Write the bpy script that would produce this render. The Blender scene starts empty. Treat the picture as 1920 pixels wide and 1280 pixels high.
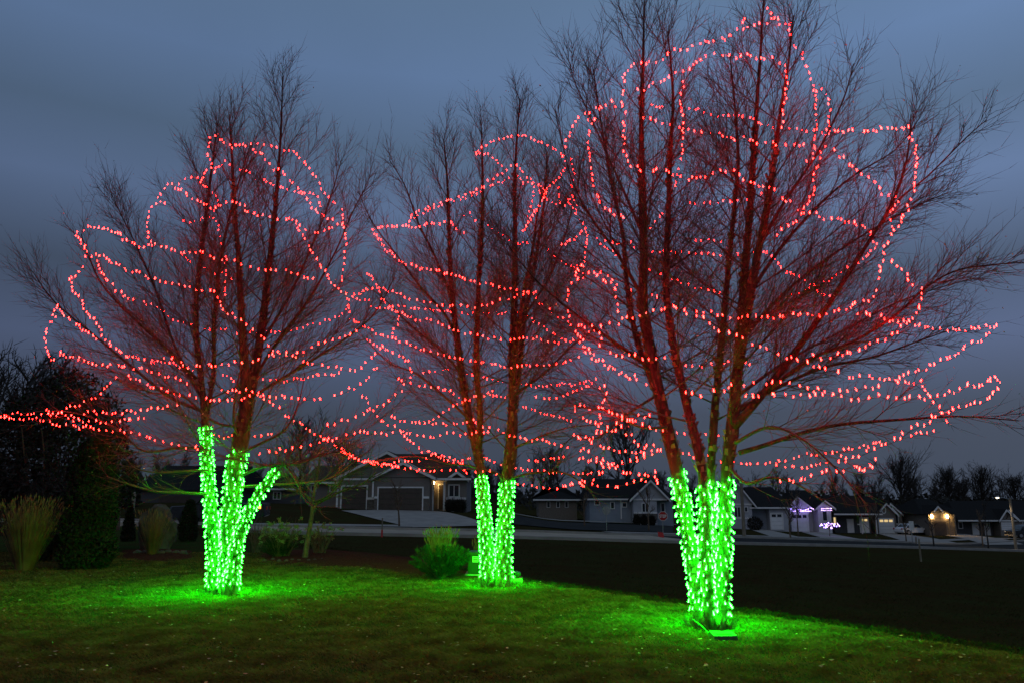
import bpy, math, random
import numpy as np
from mathutils import Vector, Matrix, noise as mnoise

scene = bpy.context.scene
COL = scene.collection
# ------------------------------------------------------------------ camera
FPX, CX, CY, HOR = 1450.0, 960.0, 640.0, 930.0        # in pixels of the 1920 x 1280 photograph
CAMH = 1.65
PITCH = math.atan((HOR - CY) / FPX)
cam_d = bpy.data.cameras.new('camera')
cam_d.sensor_width = 36.0
cam_d.lens = FPX / 1920.0 * 36.0
cam_d.clip_start = 0.1
cam_d.clip_end = 3000.0
cam = bpy.data.objects.new('camera', cam_d)
COL.objects.link(cam)
cam.location = (0, 0, CAMH)
cam.rotation_euler = (math.pi / 2 + PITCH, 0, 0)
scene.camera = cam
# ------------------------------------------------------------------ dusk sky
SUN_EL, SUN_ROT = math.radians(1.0), math.radians(200.0)
world = bpy.data.worlds.new('World')
scene.world = world
world.use_nodes = True
wn, wl = world.node_tree.nodes, world.node_tree.links
wn.clear()
w_out = wn.new('ShaderNodeOutputWorld')
bg = wn.new('ShaderNodeBackground')
bg2 = wn.new('ShaderNodeBackground')
addsh = wn.new('ShaderNodeAddShader')
sky = wn.new('ShaderNodeTexSky')
sky.sky_type = 'NISHITA'
sky.sun_disc = False
sky.sun_elevation = SUN_EL
sky.sun_rotation = SUN_ROT
bg.inputs['Strength'].default_value = 0.05
tc = wn.new('ShaderNodeTexCoord')
sep = wn.new('ShaderNodeSeparateXYZ')
wl.new(tc.outputs['Generated'], sep.inputs[0])
ramp = wn.new('ShaderNodeValToRGB')                      # overcast dusk cloud deck: brighter overhead
wl.new(sep.outputs['Z'], ramp.inputs[0])
cr = ramp.color_ramp
cr.elements[0].position = 0.0; cr.elements[0].color = (0.064, 0.068, 0.092, 1)
cr.elements[1].position = 1.0; cr.elements[1].color = (0.098, 0.160, 0.285, 1)
for p_, c_ in ((0.08, (0.064, 0.070, 0.100, 1)), (0.18, (0.067, 0.091, 0.162, 1)), (0.35, (0.086, 0.130, 0.230, 1)), (0.50, (0.090, 0.148, 0.265, 1))):
    e_ = cr.elements.new(p_); e_.color = c_
mp = wn.new('ShaderNodeValToRGB')                      # overcast dusk cloud deck: brighter overhead
wl.new(sep.outputs['Z'], ramp.inputs[0])
cr = ramp.color_ramp
cr.elements[0].position = 0.0; cr.elements[0].color = (0.036, 0.047, 0.070, 1)
cr.elements[1].position = 1.0; cr.elements[1].color = (0.085, 0.142, 0.235, 1)
for p_, c_ in ((0.10, (0.042, 0.054, 0.082, 1)), (0.26, (0.050, 0.071, 0.116, 1)), (0.42, (0.069, 0.110, 0.182, 1)), (0.6, (0.085, 0.140, 0.228, 1))):
    e_ = cr.elements.new(p_); e_.color = c_
mp = wn.new('ShaderNodeMapping')
mp.inputs['Scale'].default_value = (1.0, 1.0, 1.15)
mp.inputs['Rotation'].default_value = (0.0, 0.35, 0.2)
wl.new(tc.outputs['Generated'], mp.inputs[0])
cn = wn.new('ShaderNodeTexNoise')
cn.inputs['Scale'].default_value = 3.1
cn.inputs['Detail'].default_value = 5.0
cn.inputs['Roughness'].default_value = 0.5
wl.new(mp.outputs[0], cn.inputs['Vector'])
cmap = wn.new('ShaderNodeMapRange')
cmap.inputs['From Min'].default_value = 0.35
cmap.inputs['From Max'].default_value = 0.70
cmap.inputs['To Min'].default_value = 1.01
cmap.inputs['To Max'].default_value = 1.09
wl.new(cn.outputs['Fac'], cmap.inputs['Value'])
cmul = wn.new('ShaderNodeVectorMath'); cmul.operation = 'SCALE'
wl.new(ramp.outputs['Color'], cmul.inputs[0])
side = wn.new('ShaderNodeMapRange')                       # the side where the sun went down is a little lighter
side.inputs['From Min'].default_value = -0.6; side.inputs['From Max'].default_value = 0.7
side.inputs['To Min'].default_value = 0.95; side.inputs['To Max'].default_value = 1.55
wl.new(sep.outputs['X'], side.inputs['Value'])
smul = wn.new('ShaderNodeMath'); smul.operation = 'MULTIPLY'
wl.new(cmap.outputs['Result'], smul.inputs[0]); wl.new(side.outputs['Result'], smul.inputs[1])
wl.new(smul.outputs[0], cmul.inputs['Scale'])
wl.new(cmul.outputs[0], bg2.inputs['Color'])
bg2.inputs['Strength'].default_value = 1.0
bg.inputs['Strength'].default_value = 0.0015
wl.new(sky.outputs[0], bg.inputs['Color'])
wl.new(bg.outputs[0], addsh.inputs[0])
wl.new(bg2.outputs[0], addsh.inputs[1])
wl.new(addsh.outputs[0], w_out.inputs['Surface'])
sun_d = bpy.data.lights.new('sun', 'SUN')
sun_d.energy = 0.16
sun_d.angle = math.radians(60)
sun_d.color = (1.0, 0.86, 0.70)
sun = bpy.data.objects.new('sun', sun_d)
COL.objects.link(sun)
sun.rotation_euler = (math.radians(48), 0, math.radians(-25))
scene.view_settings.view_transform = 'Standard'
scene.view_settings.look = 'None'
scene.view_settings.exposure = 0.0
scene.view_settings.gamma = 1.0
scene.view_settings.use_curve_mapping = False
scene.render.film_transparent = False
scene.cycles.max_bounces = 5
scene.cycles.diffuse_bounces = 2
scene.cycles.glossy_bounces = 2
scene.cycles.transmission_bounces = 2
scene.cycles.sample_clamp_indirect = 2.0
scene.cycles.caustics_reflective = False
scene.cycles.caustics_refractive = False
scene.cycles.filter_width = 1.5
try:
    scene.cycles.use_denoising = True
    scene.cycles.use_light_tree = True
except Exception:
    pass

# ------------------------------------------------------------------ pixel helpers
CT, ST = math.cos(PITCH), math.sin(PITCH)
def ray(px, py):
    u, v = (px - CX) / FPX, (CY - py) / FPX
    return Vector((u, CT - v * ST, ST + v * CT))
def P(px, py, D):
    d = ray(px, py)
    t = D / d.y
    return Vector((d.x * t, D, CAMH + d.z * t))
def smooth(a, b, x):
    t = min(1.0, max(0.0, (x - a) / (b - a)))
    return t * t * (3 - 2 * t)
def ground_z0(px, py, z=0.0):
    d = ray(px, py)
    t = (z - CAMH) / d.z
    return Vector((d.x * t, d.y * t, z))

# lawn edge in plan (a straight crest where the lawn falls away to the lower field)
EA, EB = ground_z0(990, 1090), ground_z0(1850, 1216)
ED = (EB - EA); ED.z = 0; ED.normalize()
EN = Vector((-ED.y, ED.x, 0))
if EN.x < 0: EN = -EN
def edge_s(x, y):
    bow = 0.0
    return (x - EA.x) * EN.x + (y - EA.y) * EN.y
KX = [-90, -24, -10.7, 0.2, 12, 32, 54, 90, 160]
KZ = [0.6, -0.2, -0.75, -1.0, -1.55, -2.6, -3.95, -5.2, -6.2]
def zbase(x):
    s = 0
    for o, w in ((-5, .2), (-2.5, .2), (0, .2), (2.5, .2), (5, .2)):
        s += w * float(np.interp(x + o, KX, KZ))
    return s
def terrain(x, y):
    s = edge_s(x, y)
    w = smooth(-0.6, 7.0, s)
    z = zbase(x) * w
    z += 1.05 * smooth(59, 75, y) * (1 - smooth(-4, 6, x))
    z += 0.6 * smooth(38, 62, x) * smooth(85, 100, y)
    if y > 130: z += 2.0 * smooth(130, 260, y)
    return z
def hit(px, py, y0=5.0, y1=400.0):
    d = ray(px, py)
    y = y0
    prev = None
    while y < y1:
        t = y / d.y
        x, z = d.x * t, CAMH + d.z * t
        g = terrain(x, y)
        if z <= g:
            lo, hi = (prev if prev else y - 1), y
            for _ in range(24):
                m = (lo + hi) / 2
                t = m / d.y
                if CAMH + d.z * t <= terrain(d.x * t, m): hi = m
                else: lo = m
            t = hi / d.y
            return Vector((d.x * t, hi, terrain(d.x * t, hi)))
        prev = y
        y += max(0.2, y * 0.01)
    t = y1 / d.y
    return Vector((d.x * t, y1, terrain(d.x * t, y1)))

# ------------------------------------------------------------------ object helpers
def tag(o, label=None, cat=None, group=None, kind=None):
    if label: o['label'] = label
    if cat: o['category'] = cat
    if group: o['group'] = group
    if kind: o['kind'] = kind
    return o
def empty(name, loc, label=None, cat=None, group=None):
    o = bpy.data.objects.new(name, None)
    o.empty_display_size = 0.2
    COL.objects.link(o)
    o.location = loc
    return tag(o, label, cat, group)
class MB:
    def __init__(s): s.v = []; s.f = []
    def box(s, x0, x1, y0, y1, z0, z1):
        b = len(s.v)
        s.v += [(x0, y0, z0), (x1, y0, z0), (x1, y1, z0), (x0, y1, z0), (x0, y0, z1), (x1, y0, z1), (x1, y1, z1), (x0, y1, z1)]
        s.f += [(b, b+3, b+2, b+1), (b+4, b+5, b+6, b+7), (b, b+1, b+5, b+4), (b+1, b+2, b+6, b+5), (b+2, b+3, b+7, b+6), (b+3, b, b+4, b+7)]
        return s
    def poly_prism(s, pts, off):
        """pts: outline (3d), off: extrusion vector"""
        b, n = len(s.v), len(pts)
        s.v += [tuple(p) for p in pts] + [(p[0]+off[0], p[1]+off[1], p[2]+off[2]) for p in pts]
        s.f.append(tuple(range(b, b+n))); s.f.append(tuple(range(b+2*n-1, b+n-1, -1)))
        for i in range(n):
            j = (i+1) % n
            s.f.append((b+i, b+n+i, b+n+j, b+j))
        return s
    def quad(s, a, b_, c, d):
        b = len(s.v); s.v += [tuple(a), tuple(b_), tuple(c), tuple(d)]; s.f.append((b, b+1, b+2, b+3)); return s
    def tube(s, pts, rads, n=6, cap=True, tip=False):
        b = len(s.v); m = len(pts)
        px_, ref = None, None
        for i in range(m):
            p = pts[i]
            a = pts[i-1] if i > 0 else pts[0]
            c = pts[i+1] if i < m-1 else pts[m-1]
            dx, dy, dz = c[0]-a[0], c[1]-a[1], c[2]-a[2]
            l = math.sqrt(dx*dx+dy*dy+dz*dz) or 1.0
            dx /= l; dy /= l; dz /= l
            if ref is None: ref = (0.0, 0.0, 1.0) if abs(dz) < 0.8 else (1.0, 0.0, 0.0)
            ux, uy, uz = dy*ref[2]-dz*ref[1], dz*ref[0]-dx*ref[2], dx*ref[1]-dy*ref[0]
            l = math.sqrt(ux*ux+uy*uy+uz*uz) or 1.0
            ux /= l; uy /= l; uz /= l
            wx, wy, wz = dy*uz-dz*uy, dz*ux-dx*uz, dx*uy-dy*ux
            r = rads[i]
            if tip and i == m-1:
                s.v.append((p[0], p[1], p[2])); break
            for k in range(n):
                a_ = 2*math.pi*k/n
                ca, sa = math.cos(a_)*r, math.sin(a_)*r
                s.v.append((p[0]+ux*ca+wx*sa, p[1]+uy*ca+wy*sa, p[2]+uz*ca+wz*sa))
        for i in range(m-1):
            r0, r1 = b+i*n, b+(i+1)*n
            if tip and i == m-2:
                for k in range(n): s.f.append((r0+k, r0+(k+1) % n, r1))
            else:
                for k in range(n):
                    k2 = (k+1) % n
                    s.f.append((r0+k, r0+k2, r1+k2, r1+k))
        if cap:
            s.f.append(tuple(range(b+n-1, b-1, -1)))
            if not tip: s.f.append(tuple(range(b+(m-1)*n, b+m*n)))
        return s
    def lathe(s, prof, n=8, c=(0, 0, 0)):
        b = len(s.v)
        for r, z in prof:
            for k in range(n):
                a = 2*math.pi*k/n
                s.v.append((c[0]+r*math.cos(a), c[1]+r*math.sin(a), c[2]+z))
        for i in range(len(prof)-1):
            for k in range(n):
                k2 = (k+1) % n
                s.f.append((b+i*n+k, b+i*n+k2, b+(i+1)*n+k2, b+(i+1)*n+k))
        s.f.append(tuple(range(b+n-1, b-1, -1))); s.f.append(tuple(range(b+(len(prof)-1)*n, b+len(prof)*n)))
        return s
    def mesh(s, name, mat, smooth_=False):
        me = bpy.data.meshes.new(name)
        me.from_pydata(s.v, [], s.f)
        if smooth_: me.polygons.foreach_set('use_smooth', [True]*len(me.polygons))
        if mat: me.materials.append(mat)
        me.update()
        return me
    def build(s, name, mat, parent=None, smooth_=False, kind=None, origin=None):
        if origin is None and parent is not None: origin = WORLD.get(parent.name, None)
        if origin is not None:
            ox, oy, oz = origin
            s.v = [(v[0]-ox, v[1]-oy, v[2]-oz) for v in s.v]
        o = bpy.data.objects.new(name, s.mesh(name, mat, smooth_))
        COL.objects.link(o)
        if parent is not None:
            o.parent = parent
        elif origin is not None:
            o.location = origin
        if origin is not None: WORLD[o.name] = tuple(origin)
        if kind: o['kind'] = kind
        return o
WORLD = {}     # world position of each Empty or mesh origin, so that parts are written in world coordinates
def thing(name, loc, label, cat, group=None):
    o = empty(name, loc, label, cat, group)
    WORLD[o.name] = tuple(loc)
    return o

# ------------------------------------------------------------------ materials
def mat_new(name):
    m = bpy.data.materials.new(name); m.use_nodes = True
    return m, m.node_tree.nodes, m.node_tree.links, m.node_tree.nodes['Principled BSDF']
def M_plain(name, c1, c2=None, scale=6.0, rough=0.8, bump=0.0, detail=4.0, coord='Object', spec=0.3, metallic=0.0, stretch=(1, 1, 1), bscale=None):
    m, n, l, b = mat_new(name)
    b.inputs['Roughness'].default_value = rough
    b.inputs['Specular IOR Level'].default_value = spec
    b.inputs['Metallic'].default_value = metallic
    t = n.new('ShaderNodeTexCoord')
    mpn = n.new('ShaderNodeMapping'); mpn.inputs['Scale'].default_value = stretch
    l.new(t.outputs[coord], mpn.inputs[0])
    nz = n.new('ShaderNodeTexNoise'); nz.inputs['Scale'].default_value = scale; nz.inputs['Detail'].default_value = detail
    l.new(mpn.outputs[0], nz.inputs['Vector'])
    r = n.new('ShaderNodeValToRGB')
    c2 = c2 or tuple(x*0.75 for x in c1)
    r.color_ramp.elements[0].position = 0.32; r.color_ramp.elements[0].color = (*c2, 1)
    r.color_ramp.elements[1].position = 0.68; r.color_ramp.elements[1].color = (*c1, 1)
    l.new(nz.outputs['Fac'], r.inputs[0]); l.new(r.outputs[0], b.inputs['Base Color'])
    if bump:
        bp = n.new('ShaderNodeBump'); bp.inputs['Strength'].default_value = bump; bp.inputs['Distance'].default_value = 0.03
        if bscale:
            nb = n.new('ShaderNodeTexNoise'); nb.inputs['Scale'].default_value = bscale; nb.inputs['Detail'].default_value = 6
            l.new(mpn.outputs[0], nb.inputs['Vector']); l.new(nb.outputs['Fac'], bp.inputs['Height'])
        else:
            l.new(nz.outputs['Fac'], bp.inputs['Height'])
        l.new(bp.outputs[0], b.inputs['Normal'])
    return m
def M_emit(name, col, strength):
    m = bpy.data.materials.new(name); m.use_nodes = True
    n, l = m.node_tree.nodes, m.node_tree.links
    n.clear()
    e = n.new('ShaderNodeEmission'); e.inputs[0].default_value = (*col, 1); e.inputs[1].default_value = strength
    o = n.new('ShaderNodeOutputMaterial'); l.new(e.outputs[0], o.inputs[0])
    return m
def M_siding(name, c, pitch=0.16, vertical=False):
    m, n, l, b = mat_new(name)
    b.inputs['Roughness'].default_value = 0.75
    t = n.new('ShaderNodeTexCoord')
    w = n.new('ShaderNodeTexWave'); w.wave_type = 'BANDS'; w.bands_direction = 'X' if vertical else 'Z'; w.wave_profile = 'SAW'
    w.inputs['Scale'].default_value = 0.314 / pitch
    l.new(t.outputs['Object'], w.inputs['Vector'])
    nz = n.new('ShaderNodeTexNoise'); nz.inputs['Scale'].default_value = 0.7
    l.new(t.outputs['Object'], nz.inputs['Vector'])
    r = n.new('ShaderNodeValToRGB')
    r.color_ramp.elements[0].position = 0.3; r.color_ramp.elements[0].color = (*[x*0.85 for x in c], 1)
    r.color_ramp.elements[1].position = 0.7; r.color_ramp.elements[1].color = (*c, 1)
    l.new(nz.outputs['Fac'], r.inputs[0]); l.new(r.outputs[0], b.inputs['Base Color'])
    bp = n.new('ShaderNodeBump'); bp.inputs['Distance'].default_value = 0.02; bp.inputs['Strength'].default_value = 0.8
    l.new(w.outputs['Fac'], bp.inputs['Height']); l.new(bp.outputs[0], b.inputs['Normal'])
    return m
def M_glass(name, c=(0.02, 0.025, 0.03)):
    m, n, l, b = mat_new(name)
    b.inputs['Base Color'].default_value = (*c, 1); b.inputs['Roughness'].default_value = 0.08
    b.inputs['Specular IOR Level'].default_value = 0.6
    return m
RED_S, GREEN_S, GREEN_TIP = 150.0, 70.0, 1750.0
MT = dict(
    bark=M_plain('birch_bark', (0.125, 0.056, 0.038), (0.024, 0.011, 0.008), 11, 0.9, 1.0, 8, stretch=(1, 1, 0.45), bscale=26),
    twig=M_plain('birch_twig', (0.12, 0.060, 0.048), (0.065, 0.034, 0.028), 3, 0.8),
    flake=M_plain('birch_flake', (0.27, 0.145, 0.092), (0.11, 0.055, 0.036), 5, 0.85),
    greybark=M_plain('grey_bark', (0.17, 0.115, 0.075), (0.08, 0.055, 0.038), 12, 0.9, 0.6, bscale=40),
    darktwig=M_plain('dark_twig', (0.05, 0.042, 0.036), (0.03, 0.025, 0.022), 2, 0.9),
    wire=M_plain('green_wire', (0.01, 0.03, 0.012), rough=0.5),
    red=M_emit('red_bulb', (1.0, 0.0060, 0.0046), RED_S),
    green=M_emit('green_bulb', (0.0125, 1.0, 0.0150), GREEN_S),
    green_tip=M_emit('green_bulb_lens', (0.0018, 1.0, 0.0024), GREEN_TIP),
    purple=M_emit('violet_bulb', (0.35, 0.22, 1.0), 14.0),
    pinkish=M_emit('pink_white_bulb', (0.9, 0.55, 1.0), 3.5),
    warm=M_emit('warm_lamp', (1.0, 0.60, 0.20), 110.0),
    warmwin=M_emit('warm_window_glow', (1.0, 0.72, 0.32), 0.75),
    headlight=M_emit('headlamp', (1.0, 0.95, 0.8), 9.0),
    amber=M_emit('amber_lamp', (1.0, 0.42, 0.06), 1.6),
    streetlight=M_emit('street_lamp_glow', (1.0, 0.86, 0.6), 6.0),
    concrete=M_plain('concrete', (0.40, 0.33, 0.25), (0.31, 0.26, 0.20), 0.8, 0.9, 0.2, bscale=12, coord='Object', spec=0.0),
    asphalt=M_plain('asphalt', (0.050, 0.050, 0.048), (0.034, 0.034, 0.033), 1.2, 0.9, 0.2, bscale=20, spec=0.0),
    walk=M_plain('sidewalk_concrete', (0.33, 0.30, 0.265), (0.26, 0.235, 0.21), 1.0, 0.9, spec=0.0),
    mulch=M_plain('mulch', (0.10, 0.042, 0.024), (0.035, 0.015, 0.010), 22, 0.95, 0.9, bscale=45, spec=0.0),
    trim=M_plain('white_trim', (0.75, 0.74, 0.72), (0.65, 0.64, 0.62), 3, 0.6),
    whitedoor=M_plain('white_garage_paint', (0.78, 0.78, 0.78), (0.7, 0.7, 0.7), 2, 0.55),
    browndoor=M_plain('brown_garage_paint', (0.085, 0.065, 0.05), (0.065, 0.05, 0.04), 2, 0.6),
    roof=M_plain('roof_shingle', (0.030, 0.029, 0.029), (0.016, 0.016, 0.016), 14, 0.95, 0.5, bscale=30, spec=0.0),
    roofbrown=M_plain('brown_roof_shingle', (0.085, 0.062, 0.048), (0.05, 0.037, 0.03), 14, 0.95, 0.5, bscale=30, spec=0.0),
    taupe=M_siding('taupe_siding', (0.20, 0.175, 0.155)),
    bluegrey=M_siding('blue_grey_siding', (0.25, 0.29, 0.34)),
    lightgrey=M_siding('light_grey_siding', (0.42, 0.43, 0.46)),
    white_s=M_siding('white_siding', (0.68, 0.68, 0.70), 0.3, True),
    darksid=M_siding('dark_siding', (0.07, 0.07, 0.075)),
    brick=M_plain('tan_brick', (0.20, 0.17, 0.14), (0.13, 0.11, 0.09), 8, 0.9, 0.3),
    stone=M_plain('ledge_stone', (0.17, 0.15, 0.13), (0.08, 0.07, 0.06), 5, 0.95, 0.8, stretch=(1, 1, 3)),
    glass=M_glass('window_glass'),
    boxgreen=M_plain('cabinet_green', (0.020, 0.030, 0.020), (0.015, 0.023, 0.015), 5, 0.5),
    plate=M_plain('white_plate', (0.75, 0.75, 0.72), rough=0.6),
    stopred=M_plain('stop_sign_red', (0.45, 0.02, 0.02), rough=0.4),
    redsign=M_plain('red_sign', (0.55, 0.04, 0.04), rough=0.6),
    steel=M_plain('galvanised_steel', (0.38, 0.38, 0.38), rough=0.5, metallic=0.6),
    wood=M_plain('weathered_wood', (0.26, 0.22, 0.17), (0.15, 0.12, 0.09), 8, 0.9, 0.4, stretch=(1, 1, .2)),
    carwhite=M_plain('white_car_paint', (0.7, 0.71, 0.73), (0.66, 0.67, 0.69), 1, 0.25, spec=0.5),
    cardark=M_plain('dark_car_paint', (0.03, 0.035, 0.04), rough=0.25, spec=0.5),
    tyre=M_plain('tyre_rubber', (0.02, 0.02, 0.02), rough=0.9),
    rim=M_plain('alloy_rim', (0.5, 0.5, 0.5), rough=0.35, metallic=0.8),
    drygrass=M_plain('dry_ornamental_grass', (0.25, 0.135, 0.058), (0.12, 0.062, 0.028), 3, 0.85),
    juniper=M_plain('juniper_needles', (0.022, 0.030, 0.014), (0.010, 0.015, 0.007), 6, 0.85),
    arbor=M_plain('arborvitae_foliage', (0.024, 0.026, 0.011), (0.012, 0.014, 0.006), 5, 0.9),
    darkleaf=M_plain('dark_foliage', (0.028, 0.025, 0.018), (0.014, 0.012, 0.009), 3, 0.9),
    rock=M_plain('boulder_rock', (0.11, 0.082, 0.064), (0.05, 0.038, 0.03), 4, 0.95, 0.7, bscale=12),
    hydr=M_plain('dried_flower', (0.42, 0.36, 0.28), (0.28, 0.22, 0.16), 20, 0.9),
    leaf=M_plain('fallen_leaf', (0.45, 0.33, 0.18), (0.22, 0.13, 0.06), 3, 0.7),
)
# ================================================================== THE SETTING
def M_ground():
    m, n, l, b = mat_new('lawn_and_field')
    b.inputs['Roughness'].default_value = 0.95
    b.inputs['Specular IOR Level'].default_value = 0.0
    t = n.new('ShaderNodeTexCoord')
    def nz(scale, detail=4):
        x = n.new('ShaderNodeTexNoise'); x.inputs['Scale'].default_value = scale; x.inputs['Detail'].default_value = detail
        l.new(t.outputs['Object'], x.inputs['Vector']); return x
    def rp(src, c1, c2, p1=0.35, p2=0.65):
        r = n.new('ShaderNodeValToRGB')
        r.color_ramp.elements[0].position = p1; r.color_ramp.elements[0].color = (*c1, 1)
        r.color_ramp.elements[1].position = p2; r.color_ramp.elements[1].color = (*c2, 1)
        l.new(src, r.inputs[0]); return r
    a = rp(nz(1.1, 6).outputs['Fac'], (0.055, 0.050, 0.018), (0.042, 0.075, 0.018))
    f = rp(nz(26, 3).outputs['Fac'], (0.35, 0.35, 0.35), (1, 1, 1), 0.3, 0.7)
    mul = n.new('ShaderNodeMix'); mul.data_type = 'RGBA'; mul.blend_type = 'MULTIPLY'; mul.inputs[0].default_value = 0.85
    l.new(a.outputs[0], mul.inputs[6]); l.new(f.outputs[0], mul.inputs[7])
    fld = rp(nz(0.55, 6).outputs['Fac'], (0.038, 0.026, 0.011), (0.036, 0.036, 0.013))
    sepx = n.new('ShaderNodeSeparateXYZ'); l.new(t.outputs['Object'], sepx.inputs[0])
    def mth(op, a_, b_):
        x = n.new('ShaderNodeMath'); x.operation = op
        for i, q in enumerate((a_, b_)):
            if isinstance(q, (int, float)): x.inputs[i].default_value = q
            else: l.new(q, x.inputs[i])
        return x.outputs[0]
    s = mth('ADD', mth('MULTIPLY', sepx.outputs['X'], EN.x), mth('MULTIPLY', sepx.outputs['Y'], EN.y))
    s = mth('SUBTRACT', s, EA.x*EN.x + EA.y*EN.y)
    s = mth('ADD', s, mth('MULTIPLY', mth('SUBTRACT', nz(3.0).outputs['Fac'], 0.5), 0.5))
    mr = n.new('ShaderNodeMapRange'); mr.inputs['From Min'].default_value = -0.12; mr.inputs['From Max'].default_value = 0.12
    l.new(s, mr.inputs['Value'])
    mx = n.new('ShaderNodeMix'); mx.data_type = 'RGBA'
    l.new(mr.outputs[0], mx.inputs[0]); l.new(mul.outputs[2], mx.inputs[6]); l.new(fld.outputs[0], mx.inputs[7])
    l.new(mx.outputs[2], b.inputs['Base Color'])
    bp = n.new('ShaderNodeBump'); bp.inputs['Strength'].default_value = 0.9; bp.inputs['Distance'].default_value = 0.05
    l.new(nz(34, 5).outputs['Fac'], bp.inputs['Height']); l.new(bp.outputs[0], b.inputs['Normal'])
    return m
xs = np.concatenate([np.linspace(-700, -120, 20), np.arange(-116, -14, 4.0), np.arange(-12, 12.01, 0.5), np.arange(14, 120, 3.0), np.linspace(124, 800, 22)])
ys = np.concatenate([np.array([-40, -20, -8, 0, 3]), np.arange(5, 26, 0.5), np.arange(26, 90, 1.5), np.arange(90, 140, 5.0), np.linspace(142, 300, 14), np.linspace(340, 1500, 10)])
gv = [(float(x), float(y), terrain(float(x), float(y))) for y in ys for x in xs]
nx = len(xs)
gf = [(j*nx+i, j*nx+i+1, (j+1)*nx+i+1, (j+1)*nx+i) for j in range(len(ys)-1) for i in range(nx-1)]
g = MB(); g.v = gv; g.f = gf
g.build('ground', M_ground(), smooth_=True, kind='structure')

# main street: near kerb line in plan (X, Y), concrete carriageway 8 m wide beyond it
KP = [(-120, 40), (-70, 42), (-24.2, 46), (-10.7, 50), (0.2, 52), (12, 56), (32, 68), (54, 82), (90, 104), (160, 146)]
def catmull(pts, n=14):
    out = []
    q = [pts[0]] + list(pts) + [pts[-1]]
    for i in range(1, len(q)-2):
        p0, p1, p2, p3 = [np.array(a, float) for a in q[i-1:i+3]]
        for k in range(n):
            t = k/n
            out.append(0.5*((2*p1)+(-p0+p2)*t+(2*p0-5*p1+4*p2-p3)*t*t+(-p0+3*p1-3*p2+p3)*t**3))
    out.append(np.array(q[-2], float))
    return out
KC = catmull(KP, 16)
def offset_line(pts, d):
    o = []
    for i, p in enumerate(pts):
        a = pts[max(0, i-1)]; c = pts[min(len(pts)-1, i+1)]
        t = (c-a)/np.linalg.norm(c-a)
        o.append(p + np.array((-t[1], t[0]))*d)
    return o
def strip(name, pts, d0, d1, lift, mat, n=6, thick=0.0, parent=None, kind='structure'):
    lines = [offset_line(pts, d0+(d1-d0)*k/n) for k in range(n+1)]
    b = MB()
    for L in lines: b.v += [(p[0], p[1], terrain(p[0], p[1])+lift) for p in L]
    m = len(pts)
    for k in range(n):
        for i in range(m-1): b.f.append((k*m+i, k*m+i+1, (k+1)*m+i+1, (k+1)*m+i))
    if thick:
        for k in (0, n):
            base = len(b.v)
            b.v += [(v[0], v[1], v[2]-thick) for v in b.v[k*m:(k+1)*m]]
            for i in range(m-1):
                q = (k*m+i, k*m+i+1, base+i+1, base+i)
                b.f.append(q if k else q[::-1])
    return b.build(name, mat, parent, kind=kind)
strip('road', [p for p in KC if p[0] < 16], 0.0, 8.2, 0.05, MT['concrete'], 8)
strip('road', [p for p in KC if p[0] > 14.6], 0.0, 8.2, 0.046, MT['asphalt'], 8)
strip('kerb', KC, -0.35, 0.0, 0.20, MT['walk'], 1, 0.25)
strip('kerb', KC, 8.2, 8.5, 0.20, MT['walk'], 1, 0.25)
right = [p for p in KC if p[0] > 14]
strip('pavement', right, 11.5, 13.2, 0.08, MT['walk'], 2)
left = [p for p in KC if p[0] < -4]
strip('pavement', left, 11.0, 12.4, 0.08, MT['walk'], 2)
# side street that runs back past the grey house, asphalt with a light kerb
SC = [np.array(a, float) for a in ((-4.0, 96), (0.5, 84), (7, 74), (16, 68.2))]
SCc = catmull([tuple(a) for a in SC], 10)
b = MB()
A_ = [hit(955, 964), hit(1262, 986), hit(1262, 999), hit(935, 982)]
def patch(name, corners, mat, lift=0.06, n=10, kind='structure'):
    b = MB()
    c0, c1, c2, c3 = [np.array((c[0], c[1])) for c in corners]
    for i in range(n+1):
        for j in range(n+1):
            u, v = i/n, j/n
            p = (c0*(1-u)+c1*u)*(1-v)+(c3*(1-u)+c2*u)*v
            b.v.append((p[0], p[1], terrain(p[0], p[1])+lift))
    for i in range(n):
        for j in range(n):
            q = (i*(n+1)+j, (i+1)*(n+1)+j, (i+1)*(n+1)+j+1, i*(n+1)+j+1)
            b.f.append(q)
    # upward normals
    v0, v1, v2 = [np.array(b.v[k]) for k in b.f[0][:3]]
    if np.cross(v1-v0, v2-v0)[2] < 0: b.f = [f[::-1] for f in b.f]
    return b.build(name, mat, kind=kind)
patch('side_road', A_, MT['asphalt'], 0.075)
K1 = [hit(950, 961.5), hit(1268, 984.2), hit(1268, 985.6), hit(950, 962.6)]
patch('kerb', K1, MT['walk'], 0.19)
# driveways (pixels of the photograph dropped on the terrain)
def drive(name, pxs, mat=None, lift=0.07): return patch(name, [hit(*q) for q in pxs], mat or MT['walk'], lift)
drive('driveway', ((640, 957.5), (806, 957.5), (925, 986), (775, 989)))
drive('garden_path', ((808, 952), (858, 957), (850, 960), (806, 956)), lift=0.085)
drive('driveway', ((1385, 985), (1400, 983.5), (1500, 1007), (1455, 1009)), lift=0.068)
drive('driveway', ((1486, 992), (1518, 992), (1632, 1014), (1560, 1014)))
drive('driveway', ((1645, 1000), (1676, 999), (1800, 1019), (1720, 1020)))
drive('driveway', ((1752, 1001), (1800, 1000), (1920, 1021), (1850, 1022)), lift=0.10)

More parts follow.
